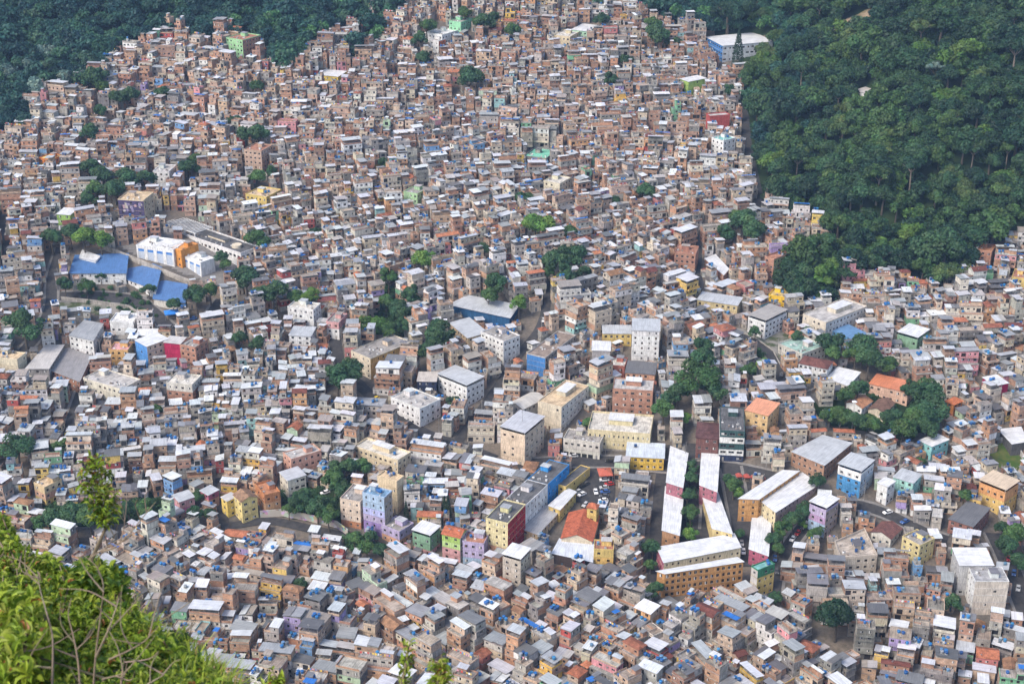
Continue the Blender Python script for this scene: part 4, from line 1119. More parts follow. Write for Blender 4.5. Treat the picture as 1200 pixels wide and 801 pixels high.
# ------------------------------------------------------------------ upper part
bld('institution', 'big white and blue building with broad white roof beside the cypress at forest edge', 'institution', [(836, 43), (847, 54), (899, 47)], 11.0, 3, 'white', ref='white and blue institution', roof='sheet', rc='roofw', left=(.06, .2, .48), right=(.58, .62, .66), every=3.2, ww=2.2, rise=.6)
bld('lime_house', 'lime green house with white roof below the institution', 'house', [(801, 92), (807, 96), (822, 91)], 10.5, 4, 'lime', ref='lime green house', roof='sheet', rc='roofw', wl=.2, wr=.2)
bld('red_front_house', 'two-part red-walled house beside the forest road', 'house', [(828, 134), (832, 137), (855, 135)], 9.5, 3, (.46, .10, .09), ref='red-walled house', rc='lgrey', wr=0, wl=0)
bld('white_teal_house', 'white house with teal rooftop wall beside the forest road', AB, [(834, 162), (848, 166), (862, 162)], 12.0, 4, 'white', ref='white house with teal roof', rc='teal', tanks=1)
bld('mint_tower', 'narrow tower house with mint green side at the upper forest edge', AB, [(274, 43), (284, 48), (294, 41)], 13.0, 5, (.36, .62, .34), right='brick', ref='mint green tower', rc='brick')
bld('mural_house', 'apartment building with dark purple abstract mural on its wall', AB, [(140, 233), (168, 236), (176, 226)], 14.0, 5, (.60, .50, .36), ref='purple mural building', left=(.09, .075, .16), wl=.5, every=4, rc='sand')
mu = [x for x in bpy.data.objects if x.name.startswith('mural_house')][0]; mB = FOOT[-1][0]; mq = mB.q; rm_ = random.Random(31)
mp = MB(); mL = math.hypot(mq[1][0] - mq[0][0], mq[1][1] - mq[0][1])
for k in range(26):
    a = rm_.uniform(.08, .86); z = rm_.uniform(2.0, 12.0); wd_ = rm_.uniform(.05, .14); hh_ = rm_.uniform(.5, 2.2); sk = rm_.uniform(-.5, .5)
    pt = lambda t, zz: (mq[0][0] + (mq[1][0] - mq[0][0]) * t, mq[0][1] - .19 - .002 * k, zz)
    mp.quad(pt(a, z), pt(a + wd_, z + sk), pt(a + wd_ * .8, z + hh_ + sk), pt(a - .02, z + hh_), PLASTER, rm_.choice([(.55, .50, .52), (.30, .26, .42), (.45, .30, .34), (.05, .045, .09), (.5, .46, .40)]))
obj_from('mural', mp, mu)
bld('mint_house', 'mint green house high on the slope near the dark tree clump', 'house', [(531, 24), (540, 27), (545, 22)], 9.0, 3, (.30, .62, .38), rc='grey', ref='mint green house')
bld('cream_high_house', 'cream-yellow house high on the brick slope', 'house', [(651, 41), (668, 44), (672, 37)], 9.0, 3, (.68, .58, .40), rc='pale', ref='cream hillside house')
bld('pale_green_house', 'pale green house with white roof high on the slope', 'house', [(672, 34), (688, 37), (694, 30)], 7.0, 2, (.40, .62, .45), roof='sheet', rc='roofw')
bld('white_high_house', 'plain white house among raw brick houses high on the slope', 'house', [(507, 37), (518, 42), (524, 35)], 9.5, 3, 'white', rc='white', ref='white hillside house')
bld('orange_white_house', 'white house with orange-red side wall on the upper slope', 'house', [(505, 47), (514, 49), (520, 46)], 9.0, 3, 'white', right=(.62, .2, .08), rc='lgrey')
bld('mint_roof_house', 'grey house with mint green roof terrace amid raw brick', 'house', [(617, 182), (640, 187), (644, 176)], 6.0, 2, 'grey', rc=(.2, .52, .38), par=.9, ref='mint roof terrace')
bld('green_mid_house', 'pale green house with open terrace on the middle slope', 'house', [(476, 224), (489, 228), (496, 220)], 8.5, 3, (.42, .62, .36), rc='grey', ref='pale green mid-slope house')
bld('cream_mid_house', 'tall cream house on the middle slope near the round tree', AB, [(641, 211), (656, 216), (662, 208)], 11.0, 4, (.66, .60, .46), rc='pale', ref='tall cream mid-slope house')
bld('yellow_mid_house', 'yellow house with stepped roof tanks behind the white school', 'house', [(293, 226), (312, 232), (322, 222)], 9.0, 3, (.68, .52, .18), rc='sand', tanks=3, ref='yellow stepped house')
bld('brick_tower_left', 'tall pale brick tower house behind the yellow stepped house', AB, [(290, 174), (306, 178), (312, 170)], 14.0, 5, (.50, .36, .28), rc='brick', ref='pale brick tower')
bld('balcony_strip_house', 'yellow balcony house above the warm brick cluster by the forest', 'house', [(375, 86), (396, 90), (400, 84)], 7.0, 2, (.70, .52, .12), roof='sheet', rc='roofw')
bld('orange_top_house', 'house with orange and yellow top floor near the upper tree clump', 'house', [(51, 184), (60, 188), (68, 182)], 8.0, 3, [(.62, .22, .06), (.68, .46, .08), 'brick'], rc='yellow', ref='orange and yellow top floor')
bld('lime_low_house', 'lime walled house with white roof by the western trees', 'house', [(68, 250), (82, 252), (87, 245)], 8.0, 3, (.36, .56, .16), roof='sheet', rc='roofw', ref='lime walled house')
bld('white_row_house', 'plain white house with three even windows above the purple mural building', 'house', [(181, 200), (198, 202), (201, 194)], 9.0, 3, 'white', rc='lgrey', ref='plain white house')
bld('forest_hut', 'lone white hut with grey roof in a clearing of the forested hill', 'hut', [(1002, 106), (1013, 109), (1026, 105)], 5.0, 1, 'white', ref='white forest hut', roof='sheet', rc='lgrey', wl=.2)
print('landmarks', len(FOOT), round(time.time() - T0, 1))
# ------------------------------------------------------------------ trees of the town: crown centre and radius in the photograph's pixels, tint
TT = [(550, 92, 15, 0), (450, 191, 7, 0), (612, 231, 9, 0), (755, 224, 11, 0), (628, 261, 15, 2), (668, 272, 9, 1), (650, 305, 14, 0), (668, 298, 14, 0), (662, 322, 13, 0), (684, 318, 9, 0), (642, 318, 8, 1), (582, 332, 14, 0), (573, 346, 11, 1), (608, 355, 11, 2), (495, 302, 13, 2), (567, 291, 8, 0), (455, 324, 11, 1), (482, 345, 12, 0), (470, 362, 14, 0), (452, 352, 10, 1), (434, 380, 13, 2), (455, 384, 12, 1), (470, 382, 10, 0), (516, 388, 17, 0), (506, 408, 15, 0), (524, 402, 12, 1), (395, 440, 17, 0), (412, 433, 16, 0), (404, 452, 10, 1), (822, 415, 18, 0), (818, 440, 20, 1), (835, 455, 15, 0), (795, 460, 15, 0), (778, 478, 12, 1), (803, 488, 8, 2), (872, 258, 15, 0), (884, 270, 14, 0), (850, 272, 12, 0), (863, 252, 9, 1), (975, 400, 13, 0), (975, 414, 10, 1), (1013, 405, 16, 0), (1018, 420, 15, 0), (1003, 415, 12, 1), (1040, 425, 12, 1), (1065, 455, 10, 0), (1090, 458, 17, 0), (1090, 480, 18, 0), (1072, 488, 15, 1), (1058, 500, 14, 1), (1045, 490, 12, 0), (1085, 500, 13, 0), (985, 485, 12, 1), (1002, 492, 12, 0), (1020, 496, 12, 1), (970, 488, 9, 1), (1005, 455, 12, 0), (992, 462, 9, 1), (981, 719, 21, 3), (1118, 706, 11, 0), (1180, 640, 13, 0), (1192, 625, 14, 1), (1195, 655, 12, 0), (1176, 618, 8, 0), (405, 548, 14, 0), (425, 545, 11, 1), (392, 560, 14, 1), (400, 572, 12, 0), (372, 592, 14, 0), (350, 588, 11, 0), (385, 603, 12, 1), (338, 596, 8, 1), (356, 578, 9, 0), (288, 326, 16, 0), (320, 343, 17, 0), (345, 348, 10, 1), (365, 346, 11, 2), (230, 345, 13, 0), (246, 340, 10, 1), (202, 355, 8, 0), (300, 280, 12, 1), (260, 301, 8, 0), (265, 310, 7, 1), (28, 377, 19, 0), (60, 278, 12, 0), (82, 272, 11, 0), (98, 278, 14, 2), (118, 281, 12, 2), (75, 332, 10, 0), (101, 334, 8, 1), (118, 323, 5, 0), (174, 338, 7, 0), (105, 196, 11, 0), (120, 205, 12, 0), (130, 222, 14, 0), (112, 222, 11, 1), (148, 208, 12, 0), (168, 209, 12, 0), (102, 232, 10, 0), (105, 155, 11, 0), (148, 113, 13, 0), (190, 107, 9, 0), (112, 88, 13, 0), (118, 100, 9, 1), (118, 130, 8, 0), (297, 158, 15, 0), (275, 142, 8, 0), (222, 196, 10, 0), (228, 186, 8, 1), (303, 206, 9, 1), (318, 200, 7, 0), (243, 178, 5, 2), (299, 100, 8, 0), (495, 68, 9, 0), (493, 45, 9, 0), (500, 30, 10, 1), (545, 14, 8, 1), (565, 26, 12, 0), (602, 34, 9, 1), (578, 20, 8, 0), (716, 93, 9, 0), (733, 70, 8, 0), (770, 40, 14, 0), (765, 28, 10, 1), (790, 50, 8, 0), (705, 22, 8, 0), (720, 234, 8, 0), (798, 243, 7, 1), (855, 105, 8, 0), (372, 272, 7, 0), (860, 568, 10, 1), (866, 577, 8, 2), (855, 562, 8, 0), (808, 560, 9, 0), (806, 580, 9, 0), (810, 600, 10, 1), (808, 624, 9, 2), (812, 545, 7, 0), (866, 625, 6, 0), (930, 608, 11, 0), (918, 618, 11, 1), (907, 630, 10, 0), (944, 596, 9, 0), (912, 642, 8, 1), (765, 640, 10, 0), (768, 690, 11, 0), (762, 660, 7, 1), (430, 640, 9, 1), (448, 645, 9, 0), (462, 650, 8, 0), (415, 630, 9, 1), (436, 628, 8, 0), (350, 683, 8, 0), (60, 606, 13, 0), (85, 600, 14, 0), (105, 604, 14, 1), (130, 597, 13, 0), (150, 594, 12, 0), (168, 592, 12, 1), (45, 612, 10, 1), (232, 580, 7, 1), (228, 600, 8, 0), (245, 600, 7, 0), (20, 522, 15, 0), (74, 522, 10, 1), (88, 518, 7, 0), (282, 395, 9, 0), (302, 402, 10, 0), (182, 480, 7, 1), (910, 700, 8, 0), (955, 625, 8, 1), (958, 562, 8, 0), (894, 352, 6, 0), (885, 388, 7, 0), (935, 393, 7, 0), (878, 432, 8, 1), (895, 425, 7, 2), (935, 445, 9, 0), (940, 612, 6, 2), (1130, 580, 8, 1), (1080, 540, 5, 1), (530, 470, 7, 0), (690, 495, 8, 1), (476, 600, 5, 4), (525, 596, 6, 4), (521, 594, 5, 4), (865, 60, 9, 4)]
TREES = []
for (u, v, rp, t) in TT:
    D = 780.0
    for _ in range(3):
        rm = rp * D / FPX * 1.2
        ch = rm * 1.25 + (1.5 if rm < 4 else 2.0)
        if t == 4: ch = rm * 2.2
        p = hit(u, v, ch)
        D = math.sqrt(p[0] ** 2 + p[1] ** 2 + (p[2] - EYE[2]) ** 2)
    TREES.append((p[0], p[1], terr(p[0], p[1]), rm, ch, t, u, v))

TGRID = {}
for tr_ in TREES:
    TGRID.setdefault((int(tr_[0] // 20), int(tr_[1] // 20)), []).append(tr_)
def near_tree(x, y, m):
    i, j = int(x // 20), int(y // 20)
    for a in (-1, 0, 1):
        for b in (-1, 0, 1):
            for t in TGRID.get((i + a, j + b), ()):
                k = t[3] * .78 + m
                if (t[0] - x) ** 2 + (t[1] - y) ** 2 < k * k: return True
    return False

# ------------------------------------------------------------------ the houses of the hillside
RH = random.Random(23)
HOUSES = []   # x, y, z0, rz, w, d, n, drop, u, v
def try_house(x, y, w, d, rz, r, shrink=.0):
    z = terr(x, y)
    u, v, f = project(x, y, z + 4)
    if u < -70 or u > 1270 or v < -40 or v > 850: return False
    if inpoly(u, v, FOREST_R) or inpoly(u, v, FOREST_L) or inpoly(u, v, FOREST_M): return False
    for P in OPEN_AREAS:
        if inpoly(u, v, P): return False
    if near_tree(x, y, min(w, d) * .45): return False
    if near_road(x, y, min(w, d) * .5): return False
    P = rect(x, y, w - shrink, d - shrink, rz)
    if clash(P): return False
    claim(P)
    zs = [terr(px, py) for px, py in P]
    far = sstep(420, 150, v)
    n = r.choices([1, 2, 3, 4, 5], weights=[.08, .32, .37, .18 - .05 * far, .05 - .03 * far])[0]
    if v < 330 and n < 4 and RH.random() < .6: n += 1
    if w < 4.6 or d < 4.2: n = min(n, 2 if v > 330 else 3)
    if 400 < u < 810 and 330 < v < 535 and w > 5.5: n = RH.choice([3, 4, 4, 5, 5])
    for FP in FRONTS:
        if abs(FP[0][0] - x) < 40 and abs(FP[0][1] - y) < 45 and inpoly(x, y, FP): n = min(n, RH.choice([1, 1, 2])); break
    if near_road(x, y + 8, 2, (0, 1, 2, 3, 10)) or near_road(x, y + 15, 2, (0, 1, 2, 3, 10)): n = min(n, RH.choice([1, 1, 2]))
    HOUSES.append((x, y, z, rz, w, d, n, max(.3, z - min(zs) + .6), u, v))
    return True

seeds = []
while len(seeds) < 230:
    x, y = RH.uniform(-430, 430), RH.uniform(400, 1150)
    if abs(x) > .36 * y + 60: continue
    if all((x - a[0]) ** 2 + (y - a[1]) ** 2 > 28 ** 2 for a in seeds):
        ang = math.radians(26 * math.sin(x / 120 + 1.0) * math.cos(y / 150) + 22 * math.sin(y / 90 + x / 200) + RH.gauss(0, 11))
        uu, vv, _f = project(x, y, terr(x, y) + 4)
        big = 1.3 if 500 < uu < 810 and 340 < vv < 535 or 400 < uu < 500 and 430 < vv < 520 else (1.15 if 800 <= uu < 960 and 420 < vv < 560 else (.98 if vv > 600 else .88))
        seeds.append((x, y, ang, RH.uniform(5.5, 7.6) * big, RH.uniform(5.4, 7.0) * big))
sx_ = np.array([s[:2] for s in seeds])
for k, (sx, sy, ang, cw, cd) in enumerate(seeds):
    c, s = math.cos(ang), math.sin(ang)
    M = 11
    for j in range(-M, M + 1):
        off = RH.uniform(-.5, .5) * cw
        a = -M * cw
        while a < M * cw:
            w = cw * RH.choice([.62, .75, .9, 1, 1.1, 1.35, 1.9])
            lx, ly = a + w / 2 + off, j * (cd + .35) + RH.uniform(-.9, .9)
            a += w + (RH.uniform(.05, .25) if RH.random() < .84 else RH.uniform(.8, 1.8))
            x, y = sx + lx * c - ly * s, sy + lx * s + ly * c
            if (lx * lx + ly * ly) > 75 ** 2: continue
            if ((sx_[:, 0] - x) ** 2 + (sx_[:, 1] - y) ** 2).argmin() != k: continue
            dd = cd * RH.uniform(.82, 1.06); an = ang + RH.gauss(0, .09)
            if not try_house(x, y, w, dd, an, RH, .3) and not try_house(x, y, w * .78, dd * .8, an, RH, .2): try_house(x, y, w * .6, dd * .65, an, RH)
n1 = len(HOUSES)
for k in range(34000):   # smaller houses squeezed into what is left
    y = 420 + 720 * RH.random() ** 1.0
    x = RH.uniform(-1, 1) * (.36 * y + 40)
    i = ((sx_[:, 0] - x) ** 2 + (sx_[:, 1] - y) ** 2).argmin()
    w, d = RH.uniform(3.0, 5.4), RH.uniform(2.9, 4.8)
    try_house(x, y, w, d, seeds[i][2] + RH.gauss(0, .12), RH)
print('houses', n1, len(HOUSES), round(time.time() - T0, 1))

def zone(u, v):
    vivid = .09 if v > 250 else .05
    if 0 < u < 300 and 540 < v < 620: vivid = .55
    if 380 < u < 700 and 560 < v < 680: vivid = .3
    if u > 850 and 350 < v < 650: vivid = .16
    dark = .15 + (.25 if v > 620 else 0) + (.5 if (u > 700 and v > 400) else 0) + (.2 if v > 620 else 0) - (.1 if u < 400 and v > 420 else 0)
    return vivid, max(0, dark)

def mix_of(u, v):
    if u < 460 and 400 < v < 610: return (.34, .46, .04)
    if u > 900 and 330 < v < 520: return (.34, .34, .09)
    if v > 620: return (.28, .28, .06)
    if v < 200: return (.16, .16, .02)
    if v < 330: return (.24, .22, .03)
    if 520 < u < 800 and 350 < v < 530: return (.26, .16, .03)
    return (.34, .30, .06)
Qs, Ms, Cs, built = [], [], [], []
for i, (x, y, z, rz, w, d, n, drop, u, v) in enumerate(HOUSES):
    vivid, dark = zone(u, v)
    parts, info = build_house(RH, w, d, n, drop, v, vivid, dark, 8 if v > 450 else 6, mix_of(u, v), .58 if v > 430 else (.55 if v > 300 else .34), 480 < u < 830 and 300 < v < 540 or (v > 180 and RH.random() < .3))
    built.append([None, info, parts if v > 480 else None])
    q, m, c = merge(parts)
    built[-1][0] = (q, m, c)
print('built', round(time.time() - T0, 1))

# which houses show largest from the camera: score by size and distance, then cast rays at them
SHRUB = [(-20, 590), (10, 605), (60, 650), (120, 660), (150, 710), (215, 755), (285, 810), (-20, 810)]
allQ = [place(built[i][0][0], h[:3], h[3]) for i, h in enumerate(HOUSES)]
tops = np.array([b[1]['top'] for b in built])
cand = []
for i, h in enumerate(HOUSES):
    u, v = h[8], h[9]
    if v < 520 or built[i][2] is None: continue
    u1, v1, f = project(h[0], h[1], h[2] + tops[i] * .8)
    if not (12 < u1 < 1188 and v1 < 789): continue
    if inpoly(u1, v1, SHRUB): continue
    cand.append((h[4] * (h[5] * .55 + tops[i] * .8) / f ** 2, i))
cand.sort(reverse=True)
cand = cand[:560]
near = [i for i, h in enumerate(HOUSES) if h[9] > 480]
V = np.concatenate([allQ[i] for i in near]).reshape(-1, 3)
owner = np.concatenate([np.full(len(allQ[i]), i) for i in near])
bv = BVHTree.FromPolygons(V.tolist(), np.arange(len(V)).reshape(-1, 4).tolist())
vis = []
eye = Vector(EYE)
for s, i in cand:
    Qc = allQ[i].mean(axis=1)
    nrm = np.cross(allQ[i][:, 1] - allQ[i][:, 0], allQ[i][:, 3] - allQ[i][:, 0])
    facing = (nrm * (np.array(EYE) - Qc)).sum(axis=1)
    ar = np.linalg.norm(nrm, axis=1) * (facing > 0)
    if ar.sum() == 0: continue
    k = RH.choices(range(len(Qc)), weights=ar.tolist(), k=14)
    ok = 0
    for j in k:
        dvec = Vector(Qc[j]) - eye
        hitv = bv.ray_cast(eye, dvec.normalized(), dvec.length + 5)
        if hitv[2] is not None and owner[hitv[2]] == i: ok += 1
    vis.append((s * ok / 14.0, i, ok))
vis.sort(reverse=True)
SEL = [i for s, i, ok in vis if ok >= 5][:296]
del bv, V, owner
selset = set(SEL)
print('selected', len(SEL), round(time.time() - T0, 1))
rest = [i for i in range(len(HOUSES)) if i not in selset]
Qa = np.concatenate([allQ[i] for i in rest]); Ma = np.concatenate([built[i][0][1] for i in rest]); Ca = np.concatenate([built[i][0][2] for i in rest])
print('quads', len(Qa))
mass = obj_from('houses', (Qa, Ma, Ca))
tag(mass, 'countless brick, plaster and sheet-roofed houses packed over the rest of the hillside', 'houses', kind='stuff')

# labels of the individual houses
NUM = {0: 'no', 1: 'one', 2: 'two', 3: 'three', 4: 'four', 5: 'five'}
LAND += [('big dark round tree', *hit(981, 719)[:2], 981, 719), ('mural retaining wall', *hit(350, 615)[:2], 350, 615), ('bright green shrub', *hit(160, 690)[:2], 160, 690)]
def house_label(i, lvl):
    h = HOUSES[i]; info = built[i][1]
    u, v, f = project(h[0], h[1], h[2] + tops[i])
    nr = sorted(LAND, key=lambda l: (l[3] - u) ** 2 + (1.6 * (l[4] - v)) ** 2)
    st = NUM[h[6]] + '-storey'
    wl = info['wall'].replace('raw ', '').replace('grey cement', 'grey')
    rf = info['roof'].replace('flat slab roof', 'slab roof').replace(' sheet canopy', ' canopy').replace(' sheet roof', ' roof').replace(' tile roof', ' tiles')
    tk = f", {NUM[min(5, info['tanks'])]} tank{'s' if info['tanks'] > 1 else ''}" if info['tanks'] else ', no tank'
    rel = lambda l: 'downhill of' if v - l[4] > 22 else ('uphill of' if l[4] - v > 22 else 'beside')
    wd = 'wide' if h[4] > 7.2 else 'narrow' if h[4] < 5 else 'square'
    side = 'far left' if u < 300 else 'left of centre' if u < 600 else 'right of centre' if u < 900 else 'far right'
    row = 'bottom row' if v > 765 else 'lower rows' if v > 715 else 'middle rows' if v > 660 else 'upper rows'
    n0, n1 = nr[0][0], nr[1][0]
    if lvl == 0: return f"{st} {wl} house, {rf}{tk}, {rel(nr[0])} {n0}"
    if lvl == 1: return f"{wd} {st} {wl} house, {rf}{tk}, {rel(nr[0])} {n0}"
    if lvl == 2: return f"{st} {wl} house, {rf}{tk}, between {n0} and {n1}"
    if lvl == 3: return f"{st} {wl} house, {rf}, {row}, {rel(nr[0])} {n0}"
    if lvl == 4: return f"{wd} {wl} house, {info['low'].replace('raw ', '').replace('grey cement', 'grey')} base, {rf}, {rel(nr[1])} {n1}"
    if lvl == 5: return f"{st} {wl} house, {rf}{tk}, {row} {side}"
    return f"{wd} {wl} house, {rf}{tk}, {row}, {rel(nr[1])} {n1}"
def nwords(s): return len(s.replace('-', ' ').split())
taken = {}
labels = {}
for i in SEL:
    for lvl in (0, 1, 2, 3, 4, 5, 6):
        L = house_label(i, lvl)
        if nwords(L) <= 16 and L not in taken: break
    taken[L] = i; labels[i] = L
for i in SEL:
    h = HOUSES[i]
    emit('house', labels[i], 'house', built[i][2], h[:3], h[3], 'houses packed on the lower hillside')
print('houses emitted', round(time.time() - T0, 1), 'max words', max(nwords(l) for l in labels.values()), 'unique', len(set(labels.values())))
del allQ, built
# ------------------------------------------------------------------ ground
def grid_mesh(name, xs, ys, fz, matl):
    nx, ny = len(xs), len(ys)
    V = [(x, y, fz(x, y)) for y in ys for x in xs]
    F = [(j * nx + i, j * nx + i + 1, (j + 1) * nx + i + 1, (j + 1) * nx + i) for j in range(ny - 1) for i in range(nx - 1)]
    me = bpy.data.meshes.new(name); me.from_pydata(V, [], F)
    for p in me.polygons: p.use_smooth = True
    me.materials.append(matl)
    o = bpy.data.objects.new(name, me); COLL.objects.link(o)
    return o

m_ground, nt, bb = mat_new('packed_earth_and_concrete', .95, .1)
p = world_pos(nt)
c = mixc(nt, 'MIX', ramp(nt, noise(nt, p, .06, 5), .42, 0.0, .58, 1.0), (.11, .10, .09), (.16, .135, .11))
c = mixc(nt, 'MULTIPLY', 1, c, ramp(nt, noise(nt, p, .7, 5, .7), .3, .6, .7, 1.15))
nt.links.new(c, bb.inputs['Base Color'])
m_forest, nt, bb = mat_new('forest_floor', 1, .05)
p = world_pos(nt)
c = mixc(nt, 'MIX', ramp(nt, noise(nt, p, .15, 5), .4, 0.0, .6, 1.0), (.014, .030, .012), (.026, .042, .016))
nt.links.new(c, bb.inputs['Base Color'])
m_road, nt, bb = mat_new('asphalt', .85, .2)
p = world_pos(nt)
c = mixc(nt, 'MIX', ramp(nt, noise(nt, p, .5, 5, .7), .35, 0.0, .65, 1.0), (.03, .03, .034), (.058, .056, .055))
nt.links.new(c, bb.inputs['Base Color'])
m_pave, nt, bb = mat_new('pavement_concrete', .9, .15)
p = world_pos(nt)
c = mixc(nt, 'MULTIPLY', 1, (.20, .19, .18), ramp(nt, noise(nt, p, .8, 5, .7), .3, .6, .7, 1.1))
nt.links.new(c, bb.inputs['Base Color'])
m_green, nt, bb = mat_new('short_grass', 1, .05)
p = world_pos(nt)
c = mixc(nt, 'MIX', ramp(nt, noise(nt, p, .25, 5), .4, 0.0, .6, 1.0), (.05, .09, .022), (.10, .11, .035))
nt.links.new(c, bb.inputs['Base Color'])
m_bank, nt, bb = mat_new('terraced_bank', 1, .05)
p = world_pos(nt)
c = mixc(nt, 'MIX', ramp(nt, noise(nt, p, .12, 5), .42, 0.0, .56, 1.0), (.055, .07, .032), (.22, .21, .195))
nt.links.new(c, bb.inputs['Base Color'])

xs = [-780 + 6.5 * i for i in range(241)]
ys = [250 + 6.5 * i for i in range(194)]
ground = grid_mesh('hillside_ground', xs, ys, terr, m_ground)
tag(ground, 'bare earth and concrete hillside under the houses', 'ground', kind='structure')
ground.data.materials.append(m_forest)
for poly in ground.data.polygons:
    cx, cy, cz = poly.center
    u, v, f = project(cx, cy, cz)
    if inpoly(u, v, FOREST_R) or inpoly(u, v, FOREST_L) or inpoly(u, v, FOREST_M) or v < -30: poly.material_index = 1

def drape(name, S, w, matl, lift, side=0.0, wid=None):
    """a strip along S draped on the ground (offset sideways, wid wide)"""
    mb = []
    L = []
    for i, p in enumerate(S):
        a, b = S[max(i - 1, 0)], S[min(i + 1, len(S) - 1)]
        dx, dy = b[0] - a[0], b[1] - a[1]; l = math.hypot(dx, dy) or 1
        L.append((p, (-dy / l, dx / l)))
    hw = (wid or w) / 2
    nseg = 4
    V, F = [], []
    for p, n in L:
        for k in range(nseg + 1):
            o = side - hw + 2 * hw * k / nseg
            x, y = p[0] + n[0] * o, p[1] + n[1] * o
            V.append((x, y, terr(x, y) + lift))
    for i in range(len(L) - 1):
        for k in range(nseg):
            a = i * (nseg + 1) + k
            F.append((a, a + nseg + 1, a + nseg + 2, a + 1))
    return V, F
def join_sheets(name, sheets, matl, skirt=None):
    V, F = [], []
    for v, f in sheets:
        o = len(V); V += v; F += [tuple(i + o for i in q) for q in f]
    me = bpy.data.meshes.new(name); me.from_pydata(V, [], F); me.materials.append(matl)
    o = bpy.data.objects.new(name, me); COLL.objects.link(o)
    return o
rs = [drape('road', S, w, m_road, .32 + .004 * i) for i, (S, w) in enumerate(road_pts)]
tag(join_sheets('road', rs, m_road), 'dark asphalt lanes winding between the houses', 'road', kind='structure')
ps = []
for i, (S, w) in enumerate(road_pts):
    if w < 6.5 or w > 12: continue
    for sgn in (-1, 1):
        v1, f1 = drape('pavement', S, 1.3, m_pave, .46 + .004 * i, sgn * (w / 2 + .1), 1.3)
        ps.append((v1, f1))
tag(join_sheets('pavement', ps, m_pave), 'narrow concrete pavements raised along the wider lanes', 'pavement', kind='structure')

def patch(name, pix, matl, lift, label, cat):
    P = [hit(u, v) for u, v in pix]
    x0, x1 = min(p[0] for p in P), max(p[0] for p in P); y0, y1 = min(p[1] for p in P), max(p[1] for p in P)
    n = 26
    V, F = [], []
    poly = [(p[0], p[1]) for p in P]
    idx = {}
    def vi(i, j):
        if (i, j) not in idx:
            x, y = x0 + (x1 - x0) * i / n, y0 + (y1 - y0) * j / n
            idx[(i, j)] = len(V); V.append((x, y, terr(x, y) + lift))
        return idx[(i, j)]
    for i in range(n):
        for j in range(n):
            if inpoly(x0 + (x1 - x0) * (i + .5) / n, y0 + (y1 - y0) * (j + .5) / n, poly):
                F.append((vi(i, j), vi(i + 1, j), vi(i + 1, j + 1), vi(i, j + 1)))
    me = bpy.data.meshes.new(name); me.from_pydata(V, [], F); me.materials.append(matl)
    o = bpy.data.objects.new(name, me); COLL.objects.link(o)
    return tag(o, label, cat, kind='structure')
patch('terraced_bank', OPEN_AREAS[0], m_bank, .15, 'grey and green terraced bank below the school', 'bank')
patch('school_yard', [(125, 285), (175, 262), (305, 318), (262, 340)], m_pave, .2, 'pale concrete yard around the white school blocks', 'yard')
patch('plaza', [(775, 522), (870, 540), (890, 575), (880, 660), (770, 640)], m_road, .18, 'grey lanes and yard between the row blocks', 'yard')
patch('car_park', [(672, 545), (718, 545), (712, 595), (680, 595)], m_road, .24, 'asphalt car park beside the church', 'car park')
patch('grass_pitch', [(1152, 522), (1180, 518), (1204, 545), (1178, 556)], m_green, .2, 'small worn grass pitch behind a low wall', 'pitch')
patch('villa_yard', [(915, 438), (965, 452), (960, 470), (930, 466)], m_pave, .2, 'concrete yard beneath the brown-roofed white villa', 'yard')
patch('bare_slope', [(855, 385), (925, 385), (935, 395), (900, 435), (860, 420)], m_bank, .12, 'dry earth slope along the curved lane', 'slope')
m_clear, nt, bb = mat_new('bare_tan_earth', 1, .05)
p = world_pos(nt)
c = mixc(nt, 'MIX', ramp(nt, noise(nt, p, .12, 5), .4, 0.0, .6, 1.0), (.27, .21, .15), (.14, .12, .07))
nt.links.new(c, bb.inputs['Base Color'])
CLEARING = [(966, 34), (1004, 18), (1026, 6), (1028, 16), (994, 32), (968, 40)]
patch('clearing', CLEARING, m_clear, .3, 'bare tan earth slip at the top of the forested hill', 'clearing')
patch('scrub_ground', [(430, 330), (485, 345), (480, 395), (425, 392)], m_forest, .12, 'overgrown dark ground under the central trees', 'ground')
patch('scrub_ground', [(955, 470), (1060, 430), (1110, 460), (1100, 500), (1055, 515), (960, 495)], m_forest, .12, 'overgrown dark ground of the villa gardens', 'ground')
patch('scrub_ground', [(30, 590), (190, 575), (195, 610), (30, 625)], m_forest, .12, 'overgrown strip beneath the tree row by the sprig', 'ground')
patch('scrub_ground', [(325, 575), (400, 545), (430, 545), (400, 615), (330, 605)], m_forest, .12, 'overgrown slope above the mural wall', 'ground')

